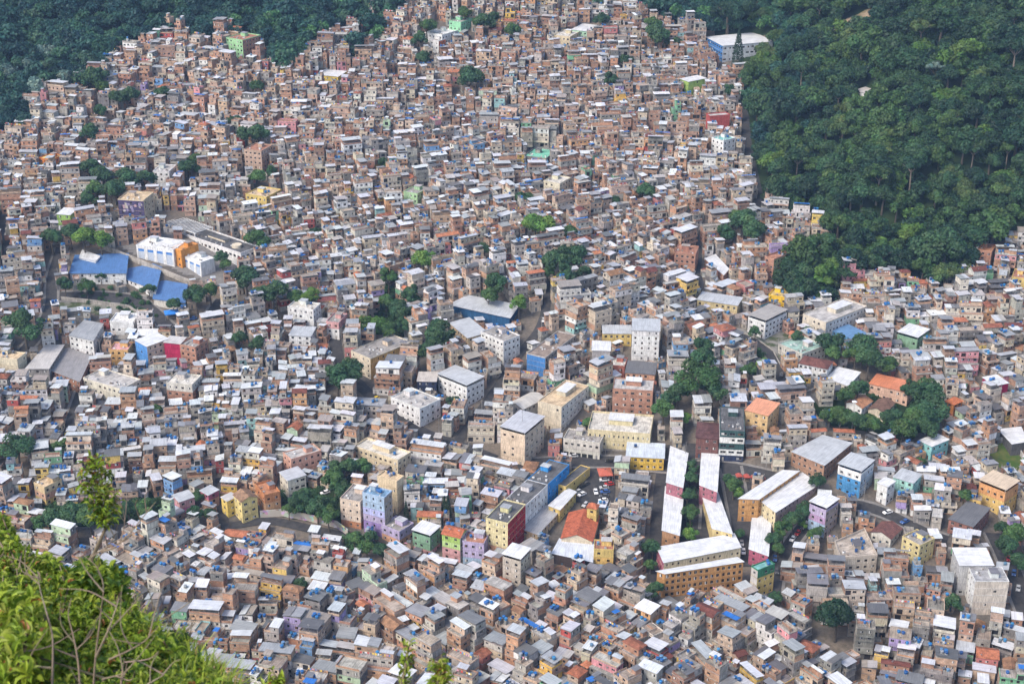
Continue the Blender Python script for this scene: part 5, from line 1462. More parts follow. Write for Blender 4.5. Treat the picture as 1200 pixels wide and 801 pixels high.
# retaining walls: a thick wall along a pixel polyline
m_mural, nt, bb = mat_new('mural_paint', .9, .1)
p = world_pos(nt)
vo = nd(nt, 'ShaderNodeTexVoronoi'); vo.inputs['Scale'].default_value = .55
nt.links.new(p, vo.inputs['Vector'])
hs = nd(nt, 'ShaderNodeHueSaturation'); hs.inputs['Saturation'].default_value = .55; hs.inputs['Value'].default_value = .55
nt.links.new(vo.outputs['Color'], hs.inputs['Color'])
c = mixc(nt, 'MIX', ramp(nt, noise(nt, p, .35, 4), .48, 0.0, .56, 1.0), (.42, .38, .33), hs.outputs[0])
nt.links.new(c, bb.inputs['Base Color'])
def rwall(name, pix, h, label, matl=None, col=(.40, .37, .33)):
    P = [hit(u, v) for u, v in pix]
    mb = MB()
    S = []
    for a, b in zip(P, P[1:]):
        n = max(1, int(math.hypot(b[0] - a[0], b[1] - a[1]) / 5))
        S += [(a[0] + (b[0] - a[0]) * k / n, a[1] + (b[1] - a[1]) * k / n) for k in range(n)]
    S.append(P[-1][:2])
    N = []
    for i in range(len(S)):
        a, b = S[max(i - 1, 0)], S[min(i + 1, len(S) - 1)]
        dx, dy = b[0] - a[0], b[1] - a[1]; l = math.hypot(dx, dy) or 1
        N.append((dy / l * .2, -dx / l * .2))
    for i in range(len(S) - 1):
        q = [(S[i][0] + N[i][0], S[i][1] + N[i][1]), (S[i + 1][0] + N[i + 1][0], S[i + 1][1] + N[i + 1][1]), (S[i + 1][0] - N[i + 1][0], S[i + 1][1] - N[i + 1][1]), (S[i][0] - N[i][0], S[i][1] - N[i][1])]
        z = [terr(*S[i]), terr(*S[i + 1]), terr(*S[i + 1]), terr(*S[i])]
        mb.hexa([(*q[k], z[k] - 2) for k in range(4)], [(*q[k], z[k] + h) for k in range(4)], CONC, col, bottom=False)
    o = obj_from(name, mb)
    if matl: o.data.materials.clear(); o.data.materials.append(matl)
    return tag(o, label, 'wall')
rwall('retaining_wall', [(305, 606), (330, 604), (362, 610), (395, 618), (408, 628)], 3.2, 'long retaining wall with faded colourful mural below the yellow house', m_mural)
rwall('retaining_wall', [(72, 352), (110, 356), (150, 362), (178, 378), (190, 395)], 2.2, 'curving grey stone wall below the blue-roofed school')
rwall('retaining_wall', [(120, 292), (160, 308), (215, 331), (252, 344)], 3.0, 'straight concrete wall holding the school yard above the blue roof', None, (.44, .40, .35))
rwall('low_wall', [(1128, 532), (1160, 517), (1188, 520), (1204, 548)], 2.6, 'pale wall around the small grass pitch', None, (.52, .51, .50))
rwall('low_wall', [(862, 388), (884, 396), (906, 412), (916, 432)], .9, 'low kerb wall along the curved lane')
rwall('low_wall', [(925, 468), (948, 462), (966, 454)], 2.0, 'low wall round the villa yard')
rwall('low_wall', [(305, 386), (335, 392), (370, 396)], 2.6, 'grey wall under the white house with orange ground floor')
# ------------------------------------------------------------------ tree crowns: leaf clumps spread through the crown's volume
NR = np.random.default_rng(5)
def cards(pos, nrm, size, rng):
    n = len(pos)
    a = np.cross(nrm, rng.normal(size=(n, 3))); a /= np.linalg.norm(a, axis=1)[:, None] + 1e-9
    b = np.cross(nrm, a)
    s = (size * rng.uniform(.6, 1.25, n))[:, None]
    e = (size * rng.uniform(.5, 1.0, n))[:, None]
    k = nrm * (size * rng.uniform(-.18, .18, n))[:, None]
    return np.stack([pos - a * s - b * e * .4, pos + a * s * .2 - b * e + k, pos + a * s + b * e * .4, pos - a * s * .2 + b * e - k], axis=1).astype(np.float32) 

def crown(seed, form, n, size, R_=5.0):
    """quads of a crown centred on the origin, radius about R_"""
    r = np.random.default_rng(seed)
    if form == 'column':
        z = r.uniform(-2.3, 2.6, n); rad = .62 * (1 - np.clip((z + 1.2) / 3.9, 0, 1) ** 1.4) * np.clip((z + 2.5) / .6, 0, 1) * r.uniform(.7, 1.1, n)
        th = r.uniform(0, 2 * PI, n)
        pos = np.stack([np.cos(th) * rad, np.sin(th) * rad, z], 1) * R_
        nrm = np.stack([np.cos(th), np.sin(th), np.full(n, .5)], 1) + r.normal(size=(n, 3)) * .5
        nrm /= np.linalg.norm(nrm, axis=1)[:, None]
        col = np.full((n, 3), (.022, .05, .024)) * r.uniform(.7, 1.3, (n, 1))
        return cards(pos, nrm, size, r), col
    nc = int(r.integers(16, 26))
    dr = r.normal(size=(nc, 3)); dr /= np.linalg.norm(dr, axis=1)[:, None]
    dr[:, 2] = np.abs(dr[:, 2]) * 1.0 - .35
    dist = r.uniform(.35, .92, nc)[:, None]
    sq = {'round': (1, 1, .85), 'tall': (.8, .8, 1.25), 'flat': (1.15, 1.15, .42)}[form]
    cen = dr * dist * np.array(sq) * np.array([r.uniform(.85, 1.15), r.uniform(.85, 1.15), 1])
    cr = r.uniform(.20, .42, nc)
    if form == 'flat': cr *= .8
    w = cr ** 2; w /= w.sum()
    k = r.choice(nc, n, p=w)
    d = r.normal(size=(n, 3)); d[:, 2] += .45; d /= np.linalg.norm(d, axis=1)[:, None]
    pos = cen[k] + d * (cr[k] * r.uniform(.62, 1.12, n) ** .8)[:, None] * np.array([1, 1, .85])
    nrm = d + r.normal(size=(n, 3)) * .45 + np.array([0, 0, .25]); nrm /= np.linalg.norm(nrm, axis=1)[:, None]
    tint = r.uniform(.72, 1.32, nc)[k] * r.uniform(.72, 1.3, n)
    hue = r.uniform(-.15, .2, nc)[k]
    col = np.stack([.031 * tint * (1 + hue), .072 * tint, .032 * tint * (1 - hue * .5)], 1)
    return cards(pos * R_, nrm, size, r), col

def trunk_mb(h, r0, seed, limbs=4, col=(.10, .085, .07)):
    r = random.Random(seed); t = MB()
    top = (r.uniform(-.4, .4), r.uniform(-.4, .4), h)
    t.tube([(0, 0, -1.2), (top[0] * .3, top[1] * .3, h * .45), top], [r0 * 1.25, r0, r0 * .6], 7, BARK, col)
    for i in range(limbs):
        a = 2 * PI * i / limbs + r.uniform(-.5, .5); l = h * r.uniform(.35, .55)
        p1 = (top[0] + math.cos(a) * l * .5, top[1] + math.sin(a) * l * .5, h + l * .35); p2 = (top[0] + math.cos(a) * l, top[1] + math.sin(a) * l, h + l * .75)
        t.tube([(top[0] * .9, top[1] * .9, h * .92), p1, p2], [r0 * .5, r0 * .36, r0 * .15], 5, BARK, col)
    return t

PROTO = {}
def proto(key, form, seed, n, size, trunk_h, r0, limbs=4, bark=(.10, .085, .07)):
    Q, Cc = crown(seed, form, n, size)
    cm = mesh_from('crown', Q, np.full(len(Q), LEAF), Cc)
    q, m, c = trunk_mb(trunk_h, r0, seed, limbs, bark).arrays()
    PROTO[key] = (cm, mesh_from('trunk', q, m, c))
for i in range(6): proto(('round', i), 'round', 100 + i, 3400, .36, 5.0, .34)
for i in range(4): proto(('tall', i), 'tall', 200 + i, 3200, .36, 5.5, .32)
for i in range(4): proto(('flat', i), 'flat', 300 + i, 2200, .36, 8.5, .30, 5, (.20, .17, .14))
proto(('column', 0), 'column', 400, 2400, .32, 3.0, .25, 0)
TINT = {0: (1.1, 1.1, 1.05, 1), 1: (1.6, 1.45, 1.0, 1), 2: (2.6, 2.2, 1.0, 1), 3: (.6, .72, .85, 1), 4: (.9, .95, 1, 1), 5: (2.5, 1.75, 1.3, 1), 6: (5.2, 3.4, 6.5, 1)}

def tree(name, key, x, y, z, scale, crown_z, tint, rz, label, group):
    root = thing(name, label, 'tree', (x, y, z), rz, group)
    root.scale = (scale, scale, scale)
    cm, tm = PROTO[key]
    o = bpy.data.objects.new('crown', cm); COLL.objects.link(o); o.parent = root; o.location = (0, 0, crown_z)
    k = RT.uniform(.85, 1.18)
    o.color = (tint[0] * k, tint[1] * k, tint[2] * k, 1)
    o = bpy.data.objects.new('trunk', tm); COLL.objects.link(o); o.parent = root
    return root

RT = random.Random(77)
TW = ['dark green', 'green', 'bright green', 'very dark green', 'dark columnar', 'olive', 'silvery']
tl = {}
def rel_phrase(u, v):
    l = sorted(LAND, key=lambda l: (l[3] - u) ** 2 + (1.5 * (l[4] - v)) ** 2)
    rel = 'downhill of' if v - l[0][4] > 16 else ('uphill of' if l[0][4] - v > 16 else 'beside')
    return f'{rel} {l[0][0]}'
for k, (x, y, z, rm, ch, t, u, v) in enumerate(TREES):
    s = rm / 5.0
    form = 'column' if t == 4 else RT.choice(['round', 'round', 'round', 'tall'])
    key = (form, RT.randrange(len([1 for q in PROTO if q[0] == form])))
    size = 'large' if rm > 7.3 else ('small' if rm < 4.2 else 'medium')
    lone = sum(1 for o in TREES if (o[0] - x) ** 2 + (o[1] - y) ** 2 < 14 ** 2) == 1
    rel = rel_phrase(u, v)
    word = 'cypress' if t == 4 else 'tree'
    label = f"{'lone' if lone else 'clumped'} {size} {TW[t] if t != 4 else 'slim dark'} {word} {rel}"
    if t == 3: label = 'big very dark round tree standing alone among the brick houses'
    tt_ = tuple(c_ * (1.0 if t in (3, 4) else 1.25) for c_ in TINT[t])
    if t == 3: key = ('round', 2)
    tree('cypress_tree' if t == 4 else 'tree', key, x, y, z, s, ch / s, tt_, RT.uniform(0, 6.28), label, 'trees growing between the houses')

# ------------------------------------------------------------------ the forest: the near hill's crowns one by one, the rest as one wood
SPOTS = []
sg = {}
def far_enough(x, y, d):
    i, j = int(x // 8), int(y // 8)
    for a in range(-2, 3):
        for b in range(-2, 3):
            for q in sg.get((i + a, j + b), ()):
                if (q[0] - x) ** 2 + (q[1] - y) ** 2 < d * d: return False
    return True
HUT = FOOT[-1][0]
for _ in range(80000):
    y = RT.uniform(690, 1500); x = RT.uniform(-1, 1) * (.37 * y + 60)
    z = terr(x, y)
    u, v, f = project(x, y, z + 9)
    if u < -60 or u > 1260 or v > 420 or v < -70: continue
    if not (inpoly(u, v, FOREST_R) or inpoly(u, v, FOREST_L) or inpoly(u, v, FOREST_M) or v < -5): continue
    if math.hypot(x - HUT.c.x, y - HUT.c.y) < 10 or (abs(x - HUT.c.x) < 9 and 0 < HUT.c.y - y < 27): continue
    if clash(rect(x, y, 3, 3, 0)) or near_road(x, y, 2.5): continue
    u0, v0, _f = project(x, y, z)
    if inpoly(u0, v0, CLEARING) or inpoly(u0, v0 - 9, CLEARING) or inpoly(u0, v0 - 18, CLEARING): continue
    if inpoly(u, v + 9, [(836, 48), (905, 46), (885, 84), (838, 84)]): continue
    r_ = RT.uniform(4.5, 8.0) if RT.random() < .7 else RT.uniform(8.0, 12.0)
    if not far_enough(x, y, r_ * .80): continue
    sg.setdefault((int(x // 8), int(y // 8)), []).append((x, y))
    SPOTS.append((x, y, z, r_, u, v, f))
hill = sorted([q for q in SPOTS if q[4] > 840 and 8 < q[5] < 345 and q[4] < 1206], key=lambda q: -q[3] / q[6])
ind = hill[:215]
inds = set(id(q) for q in ind)
HZ = [('brick tower at the forest edge', 930, 300), ('white forest hut', 1012, 106), ('white and blue institution', 870, 50), ('forest road', 890, 190), ('unfinished brick block', 1150, 290), ('hilltop', 1080, 20), ('hill shoulder behind the hut', 1120, 130), ('foot of the hill', 1060, 300)]
for k, (x, y, z, r_, u, v, f) in enumerate(ind):
    form = RT.choices(['round', 'tall', 'flat'], weights=[.72, .2, .08])[0]
    key = (form, RT.randrange(len([1 for q in PROTO if q[0] == form])))
    t = RT.choices([0, 1, 2, 3, 5], weights=[.42, .26, .05, .20, .07])[0]
    s = r_ / 5.0 * (.85 if form == 'flat' else 1.12)
    cz = {'round': 5.2, 'tall': 7.0, 'flat': 11.0}[form]
    zn = min(HZ, key=lambda h: (h[1] - u) ** 2 + (h[2] - v) ** 2)[0]
    label = f"{TW[t]} {({'round': 'broad-crowned', 'tall': 'tall-crowned', 'flat': 'flat-crowned'})[form]} forest tree near the {zn}"
    if form == 'flat': s *= 1.0
    tree('forest_tree', key, x, y, z, s, cz, TINT[t], RT.uniform(0, 6.28), label, 'trees of the forested hill')
for (u, v) in ((1097, 75), (1043, 160)):
    x, y, z = hit(u, v + 8, 10)
    tree('forest_tree', ('flat', 1), x, y, terr(x, y), 1.0, 13.0 if v < 100 else 16, TINT[6 if v < 100 else 5], 1.0, 'silvery white crowned tree on the forested hill' if v < 100 else 'olive flat-crowned tree on a tall bare trunk, mid forest hill', 'trees of the forested hill')
fq, fc = [], []
LOW = [crown(500 + i, 'round' if i % 3 else 'tall', 1100, .55) for i in range(6)]
nw = 0
for q in SPOTS:
    if id(q) in inds: continue
    x, y, z, r_, u, v, f = q
    Q, Cc = LOW[RT.randrange(6)]
    s = r_ / 5.0; a = RT.uniform(0, 6.28)
    P = place(Q * np.float32(s * 1.1), (x, y, z + 5.2 * s), a)
    t = TINT[RT.choices([0, 1, 2, 3, 5], weights=[.42, .24, .05, .24, .05])[0]]
    if f > 880 and u < 950: t = (t[0] * .85, t[1] * 1.1, t[2] * 1.95)  # blue of skylit shade and distance painted into the far leaf colour
    k = RT.uniform(.85, 1.15)
    if u < 100 and 40 < v < 110 and RT.random() < .12: t = TINT[6]
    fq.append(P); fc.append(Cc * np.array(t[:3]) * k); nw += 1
fq = np.concatenate(fq); fc = np.concatenate(fc)
wood = obj_from('forest', (fq, np.full(len(fq), LEAF), fc))
wood.color = (1, 1, 1, 1)
tag(wood, 'dense blue-green forest closing off the top of the valley', 'forest', kind='stuff')
print('forest', len(SPOTS), 'individual', len(ind), 'mass', nw, round(time.time() - T0, 1))

# low growth under the clumps
def bushes(name, label, pix, n, seed):
    r = random.Random(seed); P = [hit(u, v) for u, v in pix]; poly = [(p[0], p[1]) for p in P]
    xs_ = [p[0] for p in poly]; ys_ = [p[1] for p in poly]
    q, c = [], []
    while n > 0:
        x, y = r.uniform(min(xs_), max(xs_)), r.uniform(min(ys_), max(ys_))
        n -= 1
        if not inpoly(x, y, poly) or clash(rect(x, y, 1, 1, 0)): continue
        Q, Cc = LOW[r.randrange(6)]; s = r.uniform(.22, .5)
        sel = np.arange(0, len(Q), 3)
        q.append(place(Q[sel] * np.float32(s), (x, y, terr(x, y) + s * 2.0), r.uniform(0, 6))); c.append(Cc[sel] * r.uniform(1, 1.8) * np.array((1.1, 1.1, .9)))
    if not q: return
    q = np.concatenate(q); c = np.concatenate(c)
    o = obj_from(name, (q, np.full(len(q), LEAF), c)); o.color = (1, 1, 1, 1)
    tag(o, label, 'undergrowth', kind='stuff')
bushes('undergrowth', 'low scrub on the slope of the central trees', [(430, 335), (485, 340), (478, 395), (425, 392)], 130, 1)
bushes('undergrowth', 'low scrub in the villa gardens between orange-roofed cottages', [(950, 475), (1060, 440), (1110, 455), (1105, 500), (1060, 515), (985, 500)], 190, 2)
bushes('undergrowth', 'low scrub along the bank below the mural wall and avenue', [(405, 625), (470, 645), (465, 660), (405, 645)], 60, 3)
bushes('undergrowth', 'low scrub in the tree strip behind the sprig', [(40, 595), (185, 580), (190, 608), (40, 622)], 110, 4)
bushes('undergrowth', 'low scrub on the wooded slope above the mural wall', [(335, 585), (400, 560), (405, 608), (340, 602)], 90, 5)
bushes('undergrowth', 'low scrub on the terraced bank under the school', [(80, 338), (165, 340), (185, 372), (120, 368)], 70, 6)
bushes('undergrowth', 'low scrub between the row blocks', [(806, 540), (815, 540), (813, 630), (802, 630)], 40, 7)
bushes('undergrowth', 'low scrub by the curved lane', [(860, 400), (890, 410), (905, 440), (870, 440)], 50, 8)

# palms
def palm(u, v, label):
    x, y, z = hit(u, v + 8)
    r = random.Random(int(u)); root = thing('palm_tree', label, 'palm', (x, y, terr(x, y)), 0, 'palms in the gardens')
    t = MB(); t.tube([(0, 0, -.5), (.2, 0, 3), (.1, .2, 6)], [.22, .17, .14], 7, BARK, (.2, .17, .13)); obj_from('trunk', t, root)
    f = MB()
    for i in range(16):
        a = i * 2 * PI / 16 + r.uniform(-.2, .2); up = r.uniform(-.1, .9); L = r.uniform(2.4, 3.1)
        pts = [(.1 + math.cos(a) * L * k, .2 + math.sin(a) * L * k, 6 + L * (up * k - 1.0 * k * k)) for k in (0, .35, .7, 1)]
        sx, sy = -math.sin(a), math.cos(a)
        for j in range(3):
            for sg_ in (-1, 1):
                w0, w1 = (.12, .42, .36, .05)[j], (.12, .42, .36, .05)[j + 1]
                p, q = pts[j], pts[j + 1]
                f.quad(p, q, (q[0] + sx * sg_ * w1, q[1] + sy * sg_ * w1, q[2] - w1 * .6), (p[0] + sx * sg_ * w0, p[1] + sy * sg_ * w0, p[2] - w0 * .6), LEAF, jit((.05, .10, .03), r, .25))
    o = obj_from('frond', f, root); o.color = (1, 1, 1, 1); o.name = 'crown'
for u, v, l in ((963, 404, 'palm in the yard above the brown-roofed white villa'), (905, 352, 'palm in front of the bright yellow house under the brick tower'), (1190, 622, 'palm among dark trees at the lower street'), (329, 583, 'palm beside the terracotta house'), (958, 625, 'palm at the parked cars below the row blocks'), (945, 388, 'palm beside the stepped cream house')):
    palm(u, v, l)
# ------------------------------------------------------------------ parked cars
CARC = {'white': (.72, .72, .72), 'silver': (.40, .41, .42), 'black': (.02, .02, .022), 'dark grey': (.08, .08, .085), 'red': (.36, .03, .03), 'blue': (.04, .10, .28), 'yellow': (.68, .48, .04)}
def car_parts(col):
    b = MB(); L, W, = 4.1, 1.68
    prof = [(-2.05, .32), (-2.05, .72), (-1.95, .86), (-1.0, .95), (1.15, .98), (1.95, .92), (2.05, .7), (2.05, .32)]
    for s in range(len(prof) - 1):
        (xa, za), (xb, zb) = prof[s], prof[s + 1]
        b.quad((xb, -.84, zb), (xa, -.84, za), (xa, .84, za), (xb, .84, zb), PAINT, col)
    for sy in (-.84, .84):
        for s in range(0, len(prof) - 1):
            (xa, za), (xb, zb) = prof[s], prof[s + 1]
            b.quad((xa, sy, .32), (xb, sy, .32), (xb, sy, max(zb, .33)), (xa, sy, max(za, .33)), PAINT, col)
    b.box(-.45, 1.2, -.62, .62, 1.425, 1.47, PAINT, col)
    g = MB()
    lo = [(-1.0, -.76, .94), (1.75, -.76, .95), (1.75, .76, .95), (-1.0, .76, .94)]; hi = [(-.42, -.64, 1.43), (1.2, -.64, 1.43), (1.2, .64, 1.43), (-.42, .64, 1.43)]
    g.hexa(lo, hi, GLASS, (.02, .022, .025), bottom=False)
    w = []
    for wx in (-1.25, 1.3):
        for wy in (-.86, .66):
            m = MB(); n = 10
            for k in range(n):
                a0, a1 = 2 * PI * k / n, 2 * PI * (k + 1) / n
                p = lambda a, y, r=.31: (wx + r * math.cos(a), y, .31 + r * math.sin(a))
                m.quad(p(a0, wy), p(a1, wy), p(a1, wy + .2), p(a0, wy + .2), BARK, (.02, .02, .02))
                for yy in (wy, wy + .2): m.quad(p(a0, yy), p(a1, yy), p(a1, yy, .1), p(a0, yy, .1), BARK, (.05, .05, .05))
            w.append(('wheel', m))
    lamps = [('headlight', None)]
    out = [('body', b), ('window_glass', g)] + w
    for sy in (-.7, .42):
        h = MB(); h.box(-2.075, -1.99, sy, sy + .28, .64, .78, PLASTIC, (.6, .6, .58)); out.append(('headlight', h))
    return out
CARM = {k: [(n, mesh_from(n, *b.arrays())) for n, b in car_parts(c)] for k, c in CARC.items()}
RC = random.Random(3)
ccount = {}
def car(u, v, deg, colour, where, van=False):
    x, y, z = hit(u, v, .35)
    label = f'{colour} parked car {where}'
    root = thing('parked_car', label, 'car', (x, y, terr(x, y) + .34), math.radians(deg), 'cars parked in the lanes and car park')
    if van: root.scale = (1.15, 1.1, 1.3)
    for n, m in CARM[colour]:
        o = bpy.data.objects.new(n, m); COLL.objects.link(o); o.parent = root
    return root
pk = 'in the church car park'
for u, v, d, c_, w in ((681, 571, 40, 'black', f'{pk} against the yellow wall, upper of two'), (686, 568, 40, 'dark grey', f'{pk} against the yellow wall'), (677, 577, 40, 'silver', f'{pk} at the lower yellow wall'), (682, 580, 40, 'white', f'{pk} at the lower yellow wall'), (698, 577, 95, 'white', f'{pk}, alone in the middle'), (708, 572, 10, 'silver', f'{pk}, top of the right-hand row'), (709, 577, 10, 'blue', f'{pk}, second in the row by the houses'), (708, 582, 10, 'dark grey', f'{pk}, third in the row by the houses'), (707, 587, 10, 'white', f'{pk}, lowest in the row by the houses'), (714, 568, 10, 'red', f'{pk}, nearest the red kiosk'), (686, 592, 60, 'silver', f'{pk}, beside the bell tower'), (708, 563, 10, 'white', f'{pk}, at the red kiosk'),
                       (790, 510, 70, 'yellow', 'on the street by the brown-roofed house'), (715, 541, 0, 'black', 'on the street above the red kiosk'), (672, 535, 5, 'silver', 'on the street below the shop row'),
                       (935, 625, 60, 'red', 'under the trees below the cream row block'), (942, 618, 60, 'dark grey', 'under the trees below the cream row block'), (948, 611, 60, 'silver', 'under the trees below the cream row block'), (929, 632, 60, 'white', 'under the trees below the cream row block'), (912, 642, 70, 'silver', 'at the top of the steep lane'), (908, 655, 80, 'blue', 'in the steep lane'), (910, 670, 85, 'dark grey', 'in the steep lane below the blue car'),
                       (869, 637, 85, 'silver', 'in the lane by the wide stained block'), (871, 647, 85, 'white', 'in the lane by the wide stained block'),
                       (47, 388, 60, 'silver', 'on the sunken road'), (56, 375, 60, 'dark grey', 'on the sunken road beside the dark tree'), (207, 383, 20, 'dark grey', 'on the wide road below the school'), (226, 374, 20, 'blue', 'on the wide road below the school'), (192, 384, 50, 'red', 'on the bend below the school'),
                       (440, 468, 40, 'yellow', 'on the dark street by the yellow apartment building'), (460, 486, 35, 'white', 'on the dark street'), (478, 497, 35, 'dark grey', 'on the dark street'), (637, 376, 80, 'white', 'in the deep street gap'), (80, 508, 80, 'yellow', 'at the foot of the sunken road'),
                       (1040, 601, 25, 'white', 'on the street behind the wine-red roof'), (1060, 612, 35, 'blue', 'on the street behind the wine-red roof'), (1182, 655, 70, 'red', 'at the lower street'), (1188, 672, 70, 'blue', 'at the lower street'), (1193, 690, 70, 'silver', 'at the lower street'), (1178, 643, 70, 'dark grey', 'at the lower street'),
                       (381, 578, 30, 'white', 'on the wooded slope by the pink-cream block'), (377, 571, 30, 'black', 'on the wooded slope by the pink-cream block'), (388, 573, 30, 'silver', 'on the wooded slope by the pink-cream block'), (884, 205, 80, 'white', 'on the road at the forest'), (880, 185, 80, 'silver', 'on the road at the forest'), (918, 452, 20, 'silver', 'at the villa yard'), (916, 440, 70, 'dark grey', 'on the curved lane')):
    car(u, v, d, c_, w)
# market tents
def stall(u, v, w, d, rz, col, name, label, cat, h=2.3):
    x, y, z = hit(u, v, h); root = thing(name, label, cat, (x, y, terr(x, y) + .3), rz, None)
    c = MB(); k = [(-w / 2, -d / 2), (w / 2, -d / 2), (w / 2, d / 2), (-w / 2, d / 2)]
    for i in range(4):
        a, b = k[i], k[(i + 1) % 4]
        c.quad((*a, h), (*b, h), (b[0] * .1, b[1] * .1, h + 1.1), (a[0] * .1, a[1] * .1, h + 1.1), PLASTIC, col)
        c.quad((*a, h - .35), (*b, h - .35), (*b, h), (*a, h), PLASTIC, col)
    obj_from('canopy', c, root)
    for a in k:
        p = MB(); p.box(a[0] * .95 - .05, a[0] * .95 + .05, a[1] * .95 - .05, a[1] * .95 + .05, -.3, h, BARK, (.3, .3, .3)); obj_from('pole', p, root)
    t = MB(); t.box(-w * .35, w * .35, -d * .2, d * .2, -.3, .8, PLASTER, (.3, .25, .2)); obj_from('counter', t, root)
for i, u in enumerate((866, 875, 884, 893)):
    stall(u, 557 + i, 2.7, 2.7, .1, (.34, .07, .05), 'market_tent', ['red market tent nearest the white row blocks', 'red market tent second from the white row blocks', 'red market tent third from the white row blocks', 'red market tent farthest from the white row blocks'][i], 'tent')
stall(709, 553, 6, 7, .1, (.40, .10, .06), 'kiosk', 'brick-red roofed kiosk at the entrance of the church car park', 'kiosk', 3.0)
stall(201, 366, 7, 6, .3, (.03, .18, .55), 'awning', 'bright blue peaked awning under the trees below the school', 'awning', 3.0)
# mast lamp and aerial mast
x, y, z = hit(998, 505); m = thing('mast_lamp', 'tall mast lamp with pale round head in front of the garden trees', 'lamp', (x, y, terr(x, y)))
a = MB(); a.tube([(0, 0, -.5), (0, 0, 7), (0, 0, 14)], [.16, .12, .09], 8, BARK, (.35, .35, .36)); obj_from('pole', a, m)
a = MB(); a.cyl(0, 0, 14, 14.5, .5, 1.2, 12, PLASTIC, (.62, .62, .62)); a.cyl(0, 0, 14.5, 14.9, 1.2, .5, 12, PLASTIC, (.62, .62, .62)); obj_from('lamp_head', a, m)
B = [b for b, n in FOOT if n == 'cream_tower'][0]
m = thing('aerial_mast', 'thin aerial mast on the tall cream tower roof', 'aerial', (B.loc[0], B.loc[1], B.ztop + 2.4))
a = MB(); a.tube([(0, 0, 0), (0, 0, 5.5)], [.12, .06], 6, BARK, (.3, .3, .32)); obj_from('pole', a, m)
a = MB()
for i in range(4): a.box(-.7 + .12 * i, .7 - .12 * i, -.03, .03, 3.2 + .6 * i, 3.27 + .6 * i, BARK, (.3, .3, .32))
obj_from('crossbar', a, m)
# street poles along the lanes
pn = 0
for ri, step in ((0, 7), (1, 8), (2, 6), (3, 7), (5, 6), (8, 8), (15, 6)):
    S, w = road_pts[ri]
    for i in range(2, len(S) - 1, step):
        dx, dy = S[i + 1][0] - S[i - 1][0], S[i + 1][1] - S[i - 1][1]; l = math.hypot(dx, dy) or 1
        x, y = S[i][0] - dy / l * (w / 2 + .3), S[i][1] + dx / l * (w / 2 + .3)
        u, v, f = project(x, y, terr(x, y) + 8)
        r_ = thing('utility_pole', 'grey concrete utility pole ' + rel_phrase(u, v), 'pole', (x, y, terr(x, y) + .3), math.atan2(dy, dx), 'utility poles along the lanes')
        a = MB(); a.tube([(0, 0, -1), (0, 0, 9)], [.16, .1], 6, CONC, (.35, .34, .33)); obj_from('pole', a, r_)
        a = MB(); a.box(-.05, .05, -1.0, 1.0, 8.2, 8.32, BARK, (.2, .17, .14)); obj_from('crossarm', a, r_)

# ------------------------------------------------------------------ the overlook in front: slope, shrubs, grass
def knoll(x, y):
    z = EYE[2] - 1.75 - 1.02 * max(0, y) + .12 * math.sin(x * 1.7 + y) * min(1, max(0, y))
    b = 3.35 * sstep(-.75, -2.4, x) * sstep(.6, 6.2, y) * (1 - sstep(7.6, 11.5, y))
    return z + b - max(0, y - 12) * .9
m_soil, nt, bb = mat_new('overgrown_soil', 1, .05)
p = world_pos(nt)
c = mixc(nt, 'MIX', ramp(nt, noise(nt, p, 2.5, 6, .7), .4, 0.0, .6, 1.0), (.03, .04, .012), (.10, .075, .045))
nt.links.new(c, bb.inputs['Base Color'])
kx = [-60 + 4 * i for i in range(13)] + [-9 + .3 * i for i in range(60)] + [9 + 4 * i for i in range(13)]
ky = [-6 + .35 * i for i in range(55)] + [14 + 3 * i for i in range(40)]
tag(grid_mesh('overlook_slope', kx, ky, knoll, m_soil), 'steep overgrown slope falling away under the viewpoint', 'ground', kind='structure')

NF = np.random.default_rng(9)
def at(u, v, t):
    d = ray(u, v); return np.array((d[0] * t, d[1] * t, EYE[2] + d[2] * t))
class Leaves:
    def __init__(s): s.b = []; s.d = []; s.L = []; s.W = []; s.c = []
    def add(s, b, d, L, W, c): s.b.append(b); s.d.append(d); s.L.append(L); s.W.append(W); s.c.append(c)
    def arrays(s, fold=.35, droop=.25):
        b = np.array(s.b); d = np.array(s.d); d /= np.linalg.norm(d, axis=1)[:, None]
        L = np.array(s.L)[:, None]; W = np.array(s.W)[:, None]; c = np.array(s.c)
        side = np.cross(d, np.array([0, 0, 1.0]) + NF.normal(size=d.shape) * .25); side /= np.linalg.norm(side, axis=1)[:, None] + 1e-9
        n = np.cross(side, d)
        m1 = b + d * L * .35 + n * L * .06; m2 = b + d * L * .7 + n * L * .02; t = b + d * L - n * L * droop
        up = n * W * fold
        q = []
        for sg_ in (1, -1):
            a1 = m1 + side * sg_ * W * .5 + up; a2 = m2 + side * sg_ * W * .42 + up
            q.append(np.stack([b, a1, m1, b + d * L * .17], 1) if False else np.stack([b, a1, a2, m1], 1))
            q.append(np.stack([m1, a2, t, m2], 1))
        Q = np.concatenate(q).astype(np.float32)
        return Q, np.full(len(Q), FLEAF), np.concatenate([c] * 4)
LC = np.array([(.20, .30, .03), (.28, .36, .04), (.13, .20, .025), (.05, .11, .018), (.30, .35, .06), (.07, .14, .03)])
def leafcol(bias=None):
    k = NF.choice(len(LC), p=bias if bias is not None else [.28, .22, .22, .12, .08, .08])
    return LC[k] * NF.uniform(.75, 1.2)
